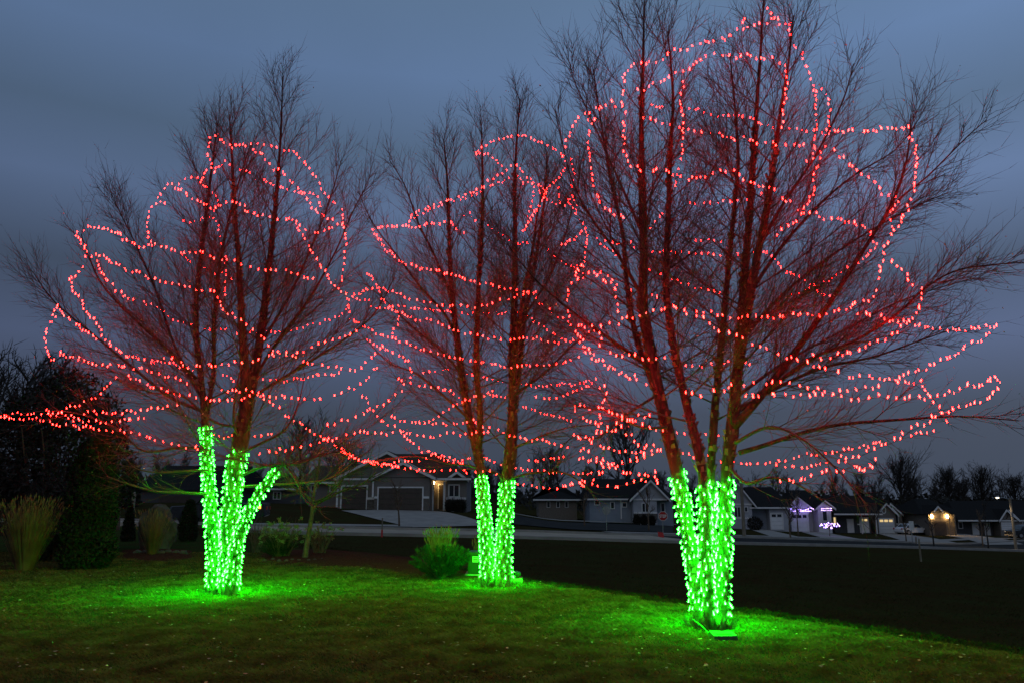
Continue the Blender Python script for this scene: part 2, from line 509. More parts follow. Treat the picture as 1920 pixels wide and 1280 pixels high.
# mulch bed behind the middle tree
def blob_bed(name, pxs, mat, seed, hgt=0.05):
    rnd = random.Random(seed)
    c = [hit(*p) for p in pxs]
    cx_ = sum(p.x for p in c)/len(c); cy_ = sum(p.y for p in c)/len(c)
    b = MB()
    rings = 8
    for r in range(rings+1):
        for p in c:
            x = cx_+(p.x-cx_)*r/rings; y = cy_+(p.y-cy_)*r/rings
            e = 0.03+hgt*(1-(r/rings)**2)+(rnd.uniform(-.012, .012) if r < rings else -0.03)
            b.v.append((x, y, terrain(x, y)+e))
    m = len(c)
    for r in range(rings):
        for i in range(m):
            j = (i+1) % m
            b.f.append((r*m+i, r*m+j, (r+1)*m+j, (r+1)*m+i)[::-1])
    return b.build(name, mat, smooth_=True, kind='structure')
blob_bed('mulch_bed', [(470, 1052), (560, 1060), (640, 1062), (720, 1068), (790, 1082), (850, 1092), (930, 1088), (945, 1074), (880, 1058), (800, 1047), (700, 1036), (600, 1030), (500, 1032)], MT['mulch'], 3)
blob_bed('mulch_bed', [(225, 1046), (300, 1052), (360, 1046), (360, 1032), (300, 1028), (230, 1030)], MT['mulch'], 4)

# ================================================================== HOUSES
class House:
    def __init__(s, name, label, D, pxc, pyb, rot=0):
        s.D = D; s.pyb = pyb
        p = P(pxc, pyb, D)
        p.z = terrain(p.x, p.y)
        s.root = thing(name, tuple(p), label, 'house')
        s.zb = p.z
    def X(s, px, dy=0): return P(px, s.pyb, s.D).x
    def Z(s, px, py, dy=0): return P(px, py, s.D+dy).z
    def wall(s, px0, px1, py0, dy0, dy1, mat, name='wall', py1=None):
        z1 = s.Z(px0, py0, dy0)
        z0 = s.zb-0.6 if py1 is None else s.Z(px0, py1, dy0)
        return MB().box(s.X(px0), s.X(px1), s.D+dy0, s.D+dy1, z0, z1).build(name, mat, s.root)
    def gable(s, px0, px1, pye, pya, dy0, dy1, face, roof='roof', over=0.35, trim=True, pxa=None):
        """gable facing the camera: triangle wall, two roof slabs, white bargeboards"""
        x0, x1 = s.X(px0), s.X(px1); xa = s.X(pxa) if pxa else (x0+x1)/2
        ze, za = s.Z(px0, pye, dy0), s.Z((px0+px1)/2, pya, dy0)
        y0, y1 = s.D+dy0, s.D+dy1
        MB().poly_prism([(x0, y0, ze), (x1, y0, ze), (xa, y0, za-0.02)], (0, y1-y0-0.1, 0)).build('gable', MT[face], s.root)
        r = MB()
        for xe, sg in ((x0, -1), (x1, 1)):
            dx, dz = xa-xe, za-ze
            L = math.hypot(dx, dz)
            ux, uz = dx/L, dz/L
            ex, ez = xe-ux*over, ze-uz*over
            r.poly_prism([(ex, y0-over, ez+0.03), (xa, y0-over, za+0.03), (xa, y0-over, za+0.20), (ex, y0-over, ez+0.20)], (0, y1-y0+over, 0))
        ro = r.build('roof', MT[roof], s.root)
        if trim:
            for xe in (x0, x1):
                dx, dz = xa-xe, za-ze
                L = math.hypot(dx, dz); ux, uz = dx/L, dz/L
                ex, ez = xe-ux*over, ze-uz*over
                MB().poly_prism([(ex, y0-over-0.07, ez-0.12), (xa, y0-over-0.07, za-0.12), (xa, y0-over-0.07, za+0.16), (ex, y0-over-0.07, ez+0.16)], (0, 0.068, 0)).build('bargeboard', MT['trim'], ro)
        return ro
    def roof_x(s, px0, px1, pye, pyr, dy0, dy1, roof='roof', hip=0.0, over=0.45, fascia=True, endface=None):
        x0, x1 = s.X(px0), s.X(px1); y0, y1 = s.D+dy0, s.D+dy1; ym = (y0+y1)/2
        ze = s.Z(px0, pye, dy0); zr = s.Z((px0+px1)/2, pyr, (dy0+dy1)/2)
        h = hip
        b = MB()
        b.v = [(x0-over, y0-over, ze), (x1+over, y0-over, ze), (x1+over, y1+over, ze), (x0-over, y1+over, ze), (x0-over+h, ym, zr), (x1+over-h, ym, zr)]
        b.f = [(0, 1, 5, 4), (2, 3, 4, 5), (1, 2, 5), (3, 0, 4), (3, 2, 1, 0)]
        ro = b.build('roof', MT[roof], s.root)
        if fascia: MB().box(x0-over, x1+over, y0-over-0.06, y0-over-0.004, ze-0.17, ze+0.02).build('gutter', MT['trim'], ro)
        return ro
    def window(s, px0, px1, py0, py1, dy, mull=1, lit=False, fr=0.09, sub=True):
        x0, x1 = s.X(px0), s.X(px1); z1, z0 = s.Z(px0, py0, dy), s.Z(px0, py1, dy); y = s.D+dy
        b = MB()
        b.box(x0-fr, x0, y-0.07, y-0.003, z0-fr, z1+fr).box(x1, x1+fr, y-0.07, y-0.003, z0-fr, z1+fr)
        b.box(x0, x1, y-0.065, y-0.003, z1, z1+fr).box(x0, x1, y-0.09, y-0.003, z0-fr, z0)
        for k in range(mull):
            xm = x0+(x1-x0)*(k+1)/(mull+1)
            b.box(xm-0.035, xm+0.035, y-0.06, y-0.003, z0, z1)
        w = b.build('window', MT['trim'], s.root)
        for k in range(mull+1):
            xa, xb = x0+(x1-x0)*k/(mull+1), x0+(x1-x0)*(k+1)/(mull+1)
            MB().box(xa+0.036, xb-0.036, y-0.03, y-0.006, z0+0.002, z1-0.002).build('pane', MT['warmwin'] if lit else MT['glass'], w)
        return w
    def garage(s, px0, px1, py0, dy, mat, py1=None, lights=0, frame=True):
        x0, x1 = s.X(px0), s.X(px1); z1 = s.Z(px0, py0, dy); z0 = s.zb+0.02 if py1 is None else s.Z(px0, py1, dy); y = s.D+dy
        b = MB(); fr = 0.13
        if frame: b.box(x0-fr, x0, y-0.09, y-0.003, z0, z1+fr).box(x1, x1+fr, y-0.09, y-0.003, z0, z1+fr).box(x0, x1, y-0.085, y-0.003, z1, z1+fr)
        else: b.box(x0, x1, y-0.01, y-0.003, z0, z1)
        gdr = b.build('garage_door', MT['trim'] if frame else MT[mat], s.root)
        for k in range(4):
            za, zb_ = z0+(z1-z0)*k/4, z0+(z1-z0)*(k+1)/4
            p = MB()
            p.box(x0+0.004, x1-0.004, y-0.045, y-0.012, za+0.012, zb_-0.012)
            ncol = max(2, round((x1-x0)/0.62))
            for c in range(ncol):
                xa, xb = x0+(x1-x0)*(c+.12)/ncol, x0+(x1-x0)*(c+.88)/ncol
                if k == 3 and lights: continue
                p.box(xa, xb, y-0.06, y-0.044, za+0.09, zb_-0.09)
            p.build('panel', MT[mat], gdr)
            if k == 3 and lights:
                for c in range(ncol):
                    xa, xb = x0+(x1-x0)*(c+.12)/ncol, x0+(x1-x0)*(c+.88)/ncol
                    MB().box(xa, xb, y-0.055, y-0.046, za+0.09, zb_-0.09).build('pane', MT['warmwin'] if lights == 2 else MT['glass'], gdr)
        return gdr
    def door(s, px0, px1, py0, dy, mat='browndoor', lit=False):
        x0, x1 = s.X(px0), s.X(px1); z1 = s.Z(px0, py0, dy); z0 = s.zb+0.1; y = s.D+dy
        d = MB().box(x0, x1, y-0.05, y-0.003, z0, z1).build('door', MT[mat], s.root)
        MB().box(x0-0.1, x0-0.002, y-0.07, y-0.003, z0, z1+0.1).box(x1+0.002, x1+0.1, y-0.07, y-0.003, z0, z1+0.1).box(x0, x1, y-0.07, y-0.003, z1+0.002, z1+0.1).build('frame', MT['trim'], d)
        return d
    def trimbar(s, px0, px1, py0, py1, dy, mat='trim', name='trim_board', t=0.06):
        return MB().box(s.X(px0), s.X(px1), s.D+dy-t, s.D+dy-0.003, s.Z(px0, py1, dy), s.Z(px0, py0, dy)).build(name, MT[mat], s.root)
    def post(s, px0, px1, py0, dy0, dy1, mat='trim'):
        return MB().box(s.X(px0), s.X(px1), s.D+dy0, s.D+dy1, s.zb, s.Z(px0, py0, dy0)).build('porch_post', MT[mat], s.root)

# --- taupe house across the street
h = House('house', 'taupe house with two brown garage doors and stacked gables across the street', 76, 740, 957)
h.wall(632, 808, 896, 0, 9, MT['taupe'])
h.wall(560, 631, 902, 3.5, 10, MT['taupe'])
h.wall(808.5, 834, 900, 2.4, 9, MT['taupe'])
h.wall(834.5, 874, 898, 0.6, 9, MT['taupe'])
h.roof_x(632, 874, 896, 850, 0.4, 11, 'roofbrown', hip=3.6)
h.roof_x(556, 632, 903, 872, 3.5, 10, 'roofbrown', hip=0.5)
h.gable(634, 812, 894, 848, 0.15, 6, 'taupe', 'roofbrown', 0.4)
h.gable(703, 811, 894, 868, -0.9, 4, 'taupe', 'roofbrown', 0.4)
h.wall(704, 806.5, 895, -0.88, -0.004, MT['taupe'])
h.gable(837, 874, 898, 885, 0.5, 4, 'taupe', 'roofbrown', 0.3)
h.garage(640, 686, 911, 0, 'browndoor')
h.garage(712, 793, 914, -0.88, 'browndoor')
for a, b_, dy in ((687.5, 703.5, 0), (704.5, 710, -0.88), (795.5, 806, -0.88), (835, 873, 0.6)):
    h.trimbar(a, b_, 936 if dy > -0.5 else 934, 957, dy, 'stone', 'stone_base', 0.10)
    h.trimbar(a, b_, 931.5 if dy > -0.5 else 929.5, 935.6 if dy > -0.5 else 933.6, dy, 'trim', 'sill_band', 0.13)
h.window(841, 859, 909, 929.5, 0.6, 1)
h.door(818, 829, 908, 2.4)
h.post(829.5, 833.5, 902, 0.5, 0.75)
h.post(808.7, 811.5, 902, 0.5, 0.75)
h.window(602, 610, 911, 920, 3.5, 0)
h.window(565, 573, 910, 919, 3.5, 0)
h.trimbar(699.5, 702.8, 897, 931, -0.9)
h.trimbar(629.5, 633, 897, 950, -0.02)
pl = P(813, 905, 77.9)
MB().lathe([(0.05, -0.12), (0.10, -0.05), (0.10, 0.1), (0.04, 0.16)], 8, tuple(pl)).build('porch_lamp', MT['warm'], h.root)
b = MB()
for px in (845, 862):
    rnd = random.Random(px)
    pass
# dark house behind the left birch
h = House('house', 'dark roofed low house half hidden behind the pickup truck', 84, 330, 955)
h.wall(262, 440, 918, 0, 9, MT['darksid'])
h.roof_x(255, 446, 918, 872, 0, 10, 'roof', hip=1.0, fascia=False)
h.garage(296, 356, 929, 0, 'browndoor', frame=False)
h.window(392, 404, 925, 938, 0, 1)
h = House('house', 'far dim house between the taupe house and the low dark roofed house', 92, 505, 955)
h.wall(445, 552, 915, 0, 9, MT['darksid'])
h.roof_x(440, 556, 915, 888, 0, 10, 'roof', hip=3.0)
h.window(470, 482, 922, 934, 0, 1)
h.window(512, 524, 922, 934, 0, 1)
# brick house
h = House('house', 'low tan brick house with hipped roof next to the blue grey house', 104, 1045, 962)
h.wall(1010, 1082, 935, 0, 9, MT['brick'])
h.roof_x(1006, 1086, 935, 912, 0, 10, 'roof', hip=4.5)
for a in (1026, 1044, 1060): h.window(a, a+5, 940, 950, 0, 0, fr=0.05)
# blue grey house
h = House('house', 'blue grey house with white trimmed gable and stop sign in front', 98, 1180, 973)
h.wall(1106, 1184, 934, 0, 9, MT['bluegrey'])
h.roof_x(1102, 1262, 934, 897, 0, 12, 'roof', hip=2.0)
h.wall(1184.5, 1228, 934, -1.6, 8, MT['lightgrey'])
h.gable(1182, 1248, 934, 901, -1.62, 6, 'lightgrey', 'roof', 0.45, pxa=1217)
h.wall(1228.5, 1262, 936, -0.2, 8, MT['bluegrey'])
h.trimbar(1184.5, 1228, 961, 974, -1.6, 'stone', 'stone_base', 0.12)
h.trimbar(1184.5, 1228, 959, 962, -1.6, 'trim', 'sill_band', 0.15)
h.trimbar(1184.5, 1248, 934, 937, -1.62, 'trim', 'frieze_board', 0.10)
h.window(1201, 1212, 943, 958.5, -1.6, 1)
h.window(1116, 1124, 938, 945, 0, 0); h.window(1146, 1152, 941, 952, 0, 0); h.window(1168, 1175, 942, 949, 0, 0)
h.window(1240, 1246, 943, 958, -0.2, 0)
h.trimbar(1164, 1166, 935, 972, 0, 'trim', 'downpipe', 0.1)
# pale gabled house behind the pole
h = House('house', 'pale grey steep gabled house with single white garage door by the light pole', 104, 1425, 992)
h.wall(1366, 1412, 944, 0, 9, MT['lightgrey'])
h.gable(1362, 1416, 946, 906, 0, 8, 'lightgrey', 'roof', 0.4, pxa=1386)
h.wall(1412.5, 1448, 950, 1.5, 9, MT['bluegrey'])
h.wall(1446, 1482, 950, 0.4, 9, MT['lightgrey'])
h.roof_x(1414, 1484, 950, 912, 0.4, 10, 'roof', hip=1.0)
h.window(1379, 1390, 950, 968, 0, 1); h.window(1398.5, 1403.5, 950, 958, 0, 0); h.window(1380, 1385, 925, 934, 0, 0)
h.trimbar(1366, 1412, 943, 946, 0); h.trimbar(1366, 1412, 969, 972, 0)
h.garage(1449, 1470, 962, 0.4, 'whitedoor', lights=1)
# white house with violet lights
h = House('house', 'white house with violet lights strung under its two gables', 108, 1515, 993)
h.wall(1484, 1518, 952, 0, 9, MT['white_s'])
h.gable(1478, 1524, 953, 932, 0, 8, 'white_s', 'roof', 0.35, pxa=1498)
h.wall(1518.5, 1534, 950, 1.6, 9, MT['white_s'])
h.wall(1534.5, 1559, 950, -0.3, 9, MT['white_s'])
h.gable(1533, 1563, 951, 939, -0.3, 8, 'white_s', 'roof', 0.35, pxa=1548)
h.roof_x(1500, 1562, 950, 918, 1.6, 11, 'roof', hip=1.5, fascia=False)
h.garage(1486, 1515, 963, 0, 'whitedoor', lights=1)
h.window(1543, 1551, 958, 975, -0.3, 0)
# dark house with lit window
h = House('house', 'long dark house with glowing narrow window and lit porch door', 110, 1605, 997)
h.wall(1566, 1634, 962, 0, 9, MT['darksid'])
h.roof_x(1562, 1640, 962, 928, -1.4, 10, 'roof', hip=1.0)
h.window(1564.5, 1569, 969, 983, 0, 0, lit=True)
h.door(1590.5, 1600.5, 973, 0, 'whitedoor')
h.door(1614, 1629, 970, 0, 'whitedoor')
h.window(1616, 1620, 972, 976, -0.06, 0, lit=True, fr=0.03); h.window(1622, 1628, 972, 976, -0.06, 0, lit=True, fr=0.03)
for a in (1609, 1636): h.post(a, a+1.6, 962, -1.3, -1.12)
h.trimbar(1602, 1613, 981, 983, -1.15, 'trim', 'porch_rail')
# double gable house
h = House('house', 'dark house with white trimmed twin gables and oval vent above white garage door', 113, 1668, 998)
h.wall(1640, 1676, 963, -1.0, 9, MT['taupe'])
h.wall(1676.5, 1694, 963, 0, 9, MT['taupe'])
h.gable(1640, 1676, 963, 944, -1.0, 8, 'taupe', 'roof', 0.4)
h.gable(1668, 1694, 962, 944, 0.5, 9, 'taupe', 'roof', 0.4, pxa=1675)
h.gable(1670, 1682, 962, 952, -0.2, 4, 'taupe', 'roof', 0.3, pxa=1674)
h.roof_x(1636, 1700, 963, 930, 1.0, 11, 'roof', hip=2.0, fascia=False)
h.garage(1644, 1670, 972, -1.0, 'whitedoor', lights=2)
h.window(1681, 1686, 966, 980, 0, 0)
h.trimbar(1677, 1694, 980, 983, 0); h.trimbar(1677, 1694, 983.5, 998, 0, 'stone', 'stone_base', 0.1)
z_ = h.Z(1654, 955, -1.0); x_ = h.X(1654)
v = MB()
ring = [(x_+0.22*math.cos(a), h.D-1.12, z_+0.42*math.sin(a)) for a in [2*math.pi*k/14 for k in range(14)]]
ring2 = [(x_+0.34*math.cos(a), h.D-1.12, z_+0.56*math.sin(a)) for a in [2*math.pi*k/14 for k in range(14)]]
n0 = len(v.v); v.v += ring+ring2
for k in range(14):
    k2 = (k+1) % 14; v.f.append((k, k2, 14+k2, 14+k))
v.build('oval_vent', MT['trim'], h.root)
# brown garage house with sconces
h = House('house', 'dark brown garage house with glowing wall lamps beside its wide door', 107, 1770, 999)
h.wall(1744, 1782, 962, 0, 9, MT['brick'])
h.wall(1782.5, 1806, 964, 1.8, 9, MT['brick'])
h.gable(1744, 1782, 962, 949, 0, 8, 'darksid', 'roof', 0.35, trim=False, pxa=1760)
h.gable(1752, 1766, 957, 949.5, -0.5, 2, 'darksid', 'roof', 0.15)
h.roof_x(1742, 1812, 963, 934, 1.0, 11, 'roof', hip=2.0, fascia=False)
h.garage(1753, 1775.5, 977, 0, 'browndoor', frame=False)
for px, dy in ((1749.3, 0), (1778.5, 0), (1784.5, 1.8), (1793, 1.8)):
    p = P(px, 967, 107+dy)
    MB().lathe([(0.06, -0.2), (0.11, -0.14), (0.14, 0.1), (0.06, 0.2)], 8, (h.X(px), p.y-0.16, p.z)).build('wall_lamp', MT['warm'], h.root)
for a in (1780, 1790.5): h.post(a, a+2.2, 964, -0.2, 0.1, 'brick')
# long dark house at the right
h = House('house', 'long dark house with small white trimmed gable beside the street lamp', 114, 1860, 1003)
h.wall(1802, 1872, 974, 1.0, 9, MT['darksid'])
h.wall(1872.5, 1930, 974, -0.6, 9, MT['taupe'])
h.roof_x(1800, 1990, 974, 938, -0.3, 10, 'roof', hip=2.0)
h.gable(1872, 1904, 973, 956, -0.62, 5, 'taupe', 'roof', 0.35, pxa=1885)
h.gable(1886, 1908, 972, 956, -0.2, 5, 'taupe', 'roof', 0.35, pxa=1893)
h.window(1807, 1813.5, 979, 989, 1.0, 0)
h.door(1833, 1843, 980, 1.0, 'whitedoor'); h.garage(1855, 1866, 979, 1.0, 'whitedoor', frame=False)
h.garage(1876, 1896, 979, -0.6, 'whitedoor', py1=993)
h.window(1916, 1922, 976, 986, -0.6, 0)
# ================================================================== BIRCH TREES
UP = Vector((0, 0, 1))
def wander(rnd, p, d, L, n, up=0.05, wig=0.12):
    pts = [p.copy()]; d = d.normalized(); st = L/n
    for _ in range(n):
        d = (d + UP*up + Vector((rnd.uniform(-1, 1), rnd.uniform(-1, 1), rnd.uniform(-1, 1)))*wig).normalized()
        p = p + d*st
        pts.append(p.copy())
    return pts
def along(pts, t):
    n = len(pts)-1
    f = min(max(t, 0), 0.9999)*n
    i = int(f)
    return pts[i].lerp(pts[i+1], f-i), (pts[i+1]-pts[i]).normalized(), i, f-i
def resample(pts, rads, step):
    out, ro = [], []
    for i in range(len(pts)-1):
        L = (pts[i+1]-pts[i]).length; n = max(1, int(L/step))
        for k in range(n):
            out.append(pts[i].lerp(pts[i+1], k/n)); ro.append(rads[i]+(rads[i+1]-rads[i])*k/n)
    out.append(pts[-1]); ro.append(rads[-1])
    return out, ro
def spline3(pts, rads, n=5):
    arr = [(*p, r) for p, r in zip(pts, rads)]
    c = catmull(arr, n)
    return [Vector(q[:3]) for q in c], [max(0.004, q[3]) for q in c]
def tilt_dir(d, ang, az):
    """direction at angle ang from d, azimuth az round d"""
    r = d.cross(UP)
    if r.length < 0.1: r = Vector((1, 0, 0))
    r.normalize(); q = r.cross(d).normalized()
    return (d*math.cos(ang) + (r*math.cos(az)+q*math.sin(az))*math.sin(ang)).normalized()

def birch(label, D, pxb, pyb, stems, limbs, seed, z_first, Lmax, n_br=30):
    rnd = random.Random(seed)
    base = P(pxb, pyb, D); base.z = terrain(base.x, base.y)
    root = thing('birch_tree', tuple(base), label, 'tree', 'river birches wrapped in lights')
    k = D/FPX
    tw = MB(); fl = MB(); ST3 = []
    leafs = MB()
    def branchlets(pts, L, lvl, dens=1.0, start=0.12):
        nb = max(2, int(L*(13.5 if lvl == 1 else 11.5)*dens))
        az = rnd.uniform(0, 6.28)
        for j in range(nb):
            t = start+(1-start)*(j+rnd.random())/nb
            p, d, _, _ = along(pts, t)
            az += 2.4+rnd.uniform(-.5, .5)
            cl = (L*(0.56-0.28*t)+0.10)*rnd.uniform(0.6, 1.15) if lvl == 1 else rnd.uniform(0.14, 0.42)
            if lvl == 1: cl = min(cl, 1.15)
            cd = tilt_dir(d, rnd.uniform(0.30, 0.66), az)
            ns = 4 if lvl == 1 else 2
            q = wander(rnd, p, cd, cl, ns, 0.05 if lvl == 1 else 0.04, 0.035)
            r0 = 0.0043 if lvl == 1 else 0.0026
            tw.tube(q, [r0*(1-0.62*i/ns) for i in range(ns+1)], 3, cap=False, tip=True)
            if lvl == 1: branchlets(q, cl, 2, dens)
            elif rnd.random() < 0.05:
                e = q[-1]; s_ = 0.018
                a = tilt_dir(cd, 1.2, rnd.uniform(0, 6)); w = a.cross(cd).normalized()
                leafs.quad(e, e+a*s_+w*s_*.6, e+a*s_*2.2, e+a*s_-w*s_*.6)
    def limb(pts, r0, r1, dens=1.0, n=5):
        m = len(pts)
        b = MB(); b.tube(pts, [r0+(r1-r0)*(i/(m-1))**0.8 for i in range(m)], n, tip=False)
        b.build('branch', MT['twig'], root, smooth_=True)
        L = sum((pts[i+1]-pts[i]).length for i in range(m-1))
        branchlets(pts, L, 1, dens)
    for si, st in enumerate(stems):
        pts = [P(x, y, D+off) for x, y, dia, off in st]
        rads = [dia*(.5 if y > 780 else .44)*k for x, y, dia, off in st]
        if st[0][1] > 1085:
            pts[0].z = terrain(pts[0].x, pts[0].y)-0.08
        pts, rads = spline3(pts, rads, 6)
        if st[0][1] > 1085:
            for i in range(4): rads[i] *= 1.0+0.2*(1-i/4)
        # knots and wobble on the bark surface
        pp, rr = resample(pts, rads, 0.07)
        b = MB(); n = 12
        b.tube(pp, rr, n)
        for vi, v in enumerate(b.v):
            i = min(vi//n, len(pp)-1)
            c = pp[i]; w = Vector(v)-c
            f = 1+0.16*mnoise.noise(Vector(v)*7.0)+0.07*mnoise.noise(Vector(v)*22.0)
            b.v[vi] = tuple(c+w*f)
        b.build('stem', MT['bark'], root, smooth_=True)
        ST3.append((pts, rads))
        # peeling bark curls
        for i in range(int(len(pp)*5)):
            j = rnd.randrange(len(pp)-1)
            if pp[j].z < 0.15 or rr[j] < 0.03: continue
            d = (pp[j+1]-pp[j]).normalized()
            a = tilt_dir(d, math.pi/2, rnd.uniform(0, 6.28)); t = d.cross(a)
            o = pp[j]+a*rr[j]*1.02
            w, hgt, cur = rnd.uniform(.010, .032), rnd.uniform(.03, .11), rnd.uniform(.008, .045)
            fl.quad(o-t*w, o+t*w, o+t*w*.8+d*hgt+a*cur, o-t*w*.7+d*hgt*.9+a*cur*1.3)
        # side branches
        L = sum((pts[i+1]-pts[i]).length for i in range(len(pts)-1))
        top = pts[-1].z
        zs = max(z_first, pts[0].z+0.4)
        span = top-zs
        if span < 0.8: 
            nb = 5
        else: nb = int(n_br*span/6.5)
        az = rnd.uniform(0, 6.28)
        for j in range(nb):
            u = (j+rnd.random()*.8)/nb
            z = zs+span*u**0.92
            idx = next((i for i in range(len(pts)-1) if pts[i+1].z >= z), len(pts)-2)
            dz_ = pts[idx+1].z-pts[idx].z
            p = pts[idx].lerp(pts[idx+1], min(1, max(0, (z-pts[idx].z)/dz_)) if dz_ > 1e-4 else 0)
            az += 2.4+rnd.uniform(-.45, .45)
            hz = (z-z_first)/(9.5-z_first)
            el = math.radians(12+52*max(0, hz)**0.7+rnd.uniform(-9, 9))
            Lb = (Lmax*(1-0.80*max(0, min(1, u)))**1.0)*rnd.uniform(0.6, 1.05)*(0.85+0.3*(1-max(0, hz)))+0.35
            d = Vector((math.cos(az)*math.cos(el), math.sin(az)*math.cos(el)*0.9, math.sin(el)))
            ns = max(4, int(Lb/0.28))
            q = wander(rnd, p, d, Lb, ns, 0.035+0.03*hz, 0.055)
            r = min(rads[idx]*0.45, 0.0045+0.0050*Lb)
            limb(q, r, 0.0035)
        # leader twigs
        branchlets(pts[-7:], 1.0, 1, 1.2, 0.1)
    for lm in limbs:
        pts = [P(x, y, D+off) for x, y, dia, off in lm]
        pts, rads = spline3(pts, [dia*.38*k for x, y, dia, off in lm], 5)
        b = MB(); b.tube(pts, rads, 7); b.build('branch', MT['bark'] if rads[0] > .03 else MT['twig'], root, smooth_=True)
        L = sum((pts[i+1]-pts[i]).length for i in range(len(pts)-1))
        az = rnd.uniform(0, 6)
        nb = int(L*(5.0 if lm[0][1] < 835 else 2.4))
        for j in range(nb):
            t = 0.12+0.88*(j+rnd.random())/nb
            p, d, i, _ = along(pts, t)
            az += 2.4+rnd.uniform(-.4, .4)
            cl = (0.30*L*(1-0.7*t)+0.15)*rnd.uniform(.55, 1.05)
            cl = min(cl, 1.15)
            cd = tilt_dir(d, rnd.uniform(.35, .65), az)
            ns = max(3, int(cl/.25))
            q = wander(rnd, p, cd, cl, ns, .06, .04)
            limb(q, min(rads[i]*.5, .004+.0055*cl), .0028, 1.0, 4)
        branchlets(pts, L, 1, 0.4 if lm[0][1] < 835 else 0.25)
    tw.build('twigs', MT['twig'], root, kind='stuff')
    fl.build('bark_flakes', MT['flake'], root, kind='stuff')
    if leafs.f: leafs.build('withered_leaves', MT['leaf'], root, kind='stuff')
    # gnarled root collar
    b = MB()
    for a in range(9):
        an = a*0.7+rnd.uniform(-.2, .2)
        r0 = rnd.uniform(.05, .13)
        p0 = base+Vector((math.cos(an)*r0, math.sin(an)*r0, rnd.uniform(.10, .20)))
        p1 = base+Vector((math.cos(an)*(r0+.10), math.sin(an)*(r0+.10), .06))
        p2 = base+Vector((math.cos(an)*(r0+.20), math.sin(an)*(r0+.20), -.04))
        b.tube([p0, p1, p2], [.045, .032, .015], 6)
    b.build('root_flare', MT['bark'], root, smooth_=True)
    # ragged rootstock shoots at the foot
    sh = MB()
    for _ in range(170):
        an = rnd.uniform(0, 6.28); r0 = rnd.uniform(.12, .30)
        p0 = base+Vector((math.cos(an)*r0, math.sin(an)*r0, -.02))
        q = wander(rnd, p0, Vector((math.cos(an)*.5, math.sin(an)*.5, 1)), rnd.uniform(.08, .24), 3, 0, .25)
        sh.tube(q, [.006, .005, .004, .002], 3, cap=False, tip=True)
    sh.build('basal_shoots', MT['twig'], root, kind='stuff')
    return root, ST3

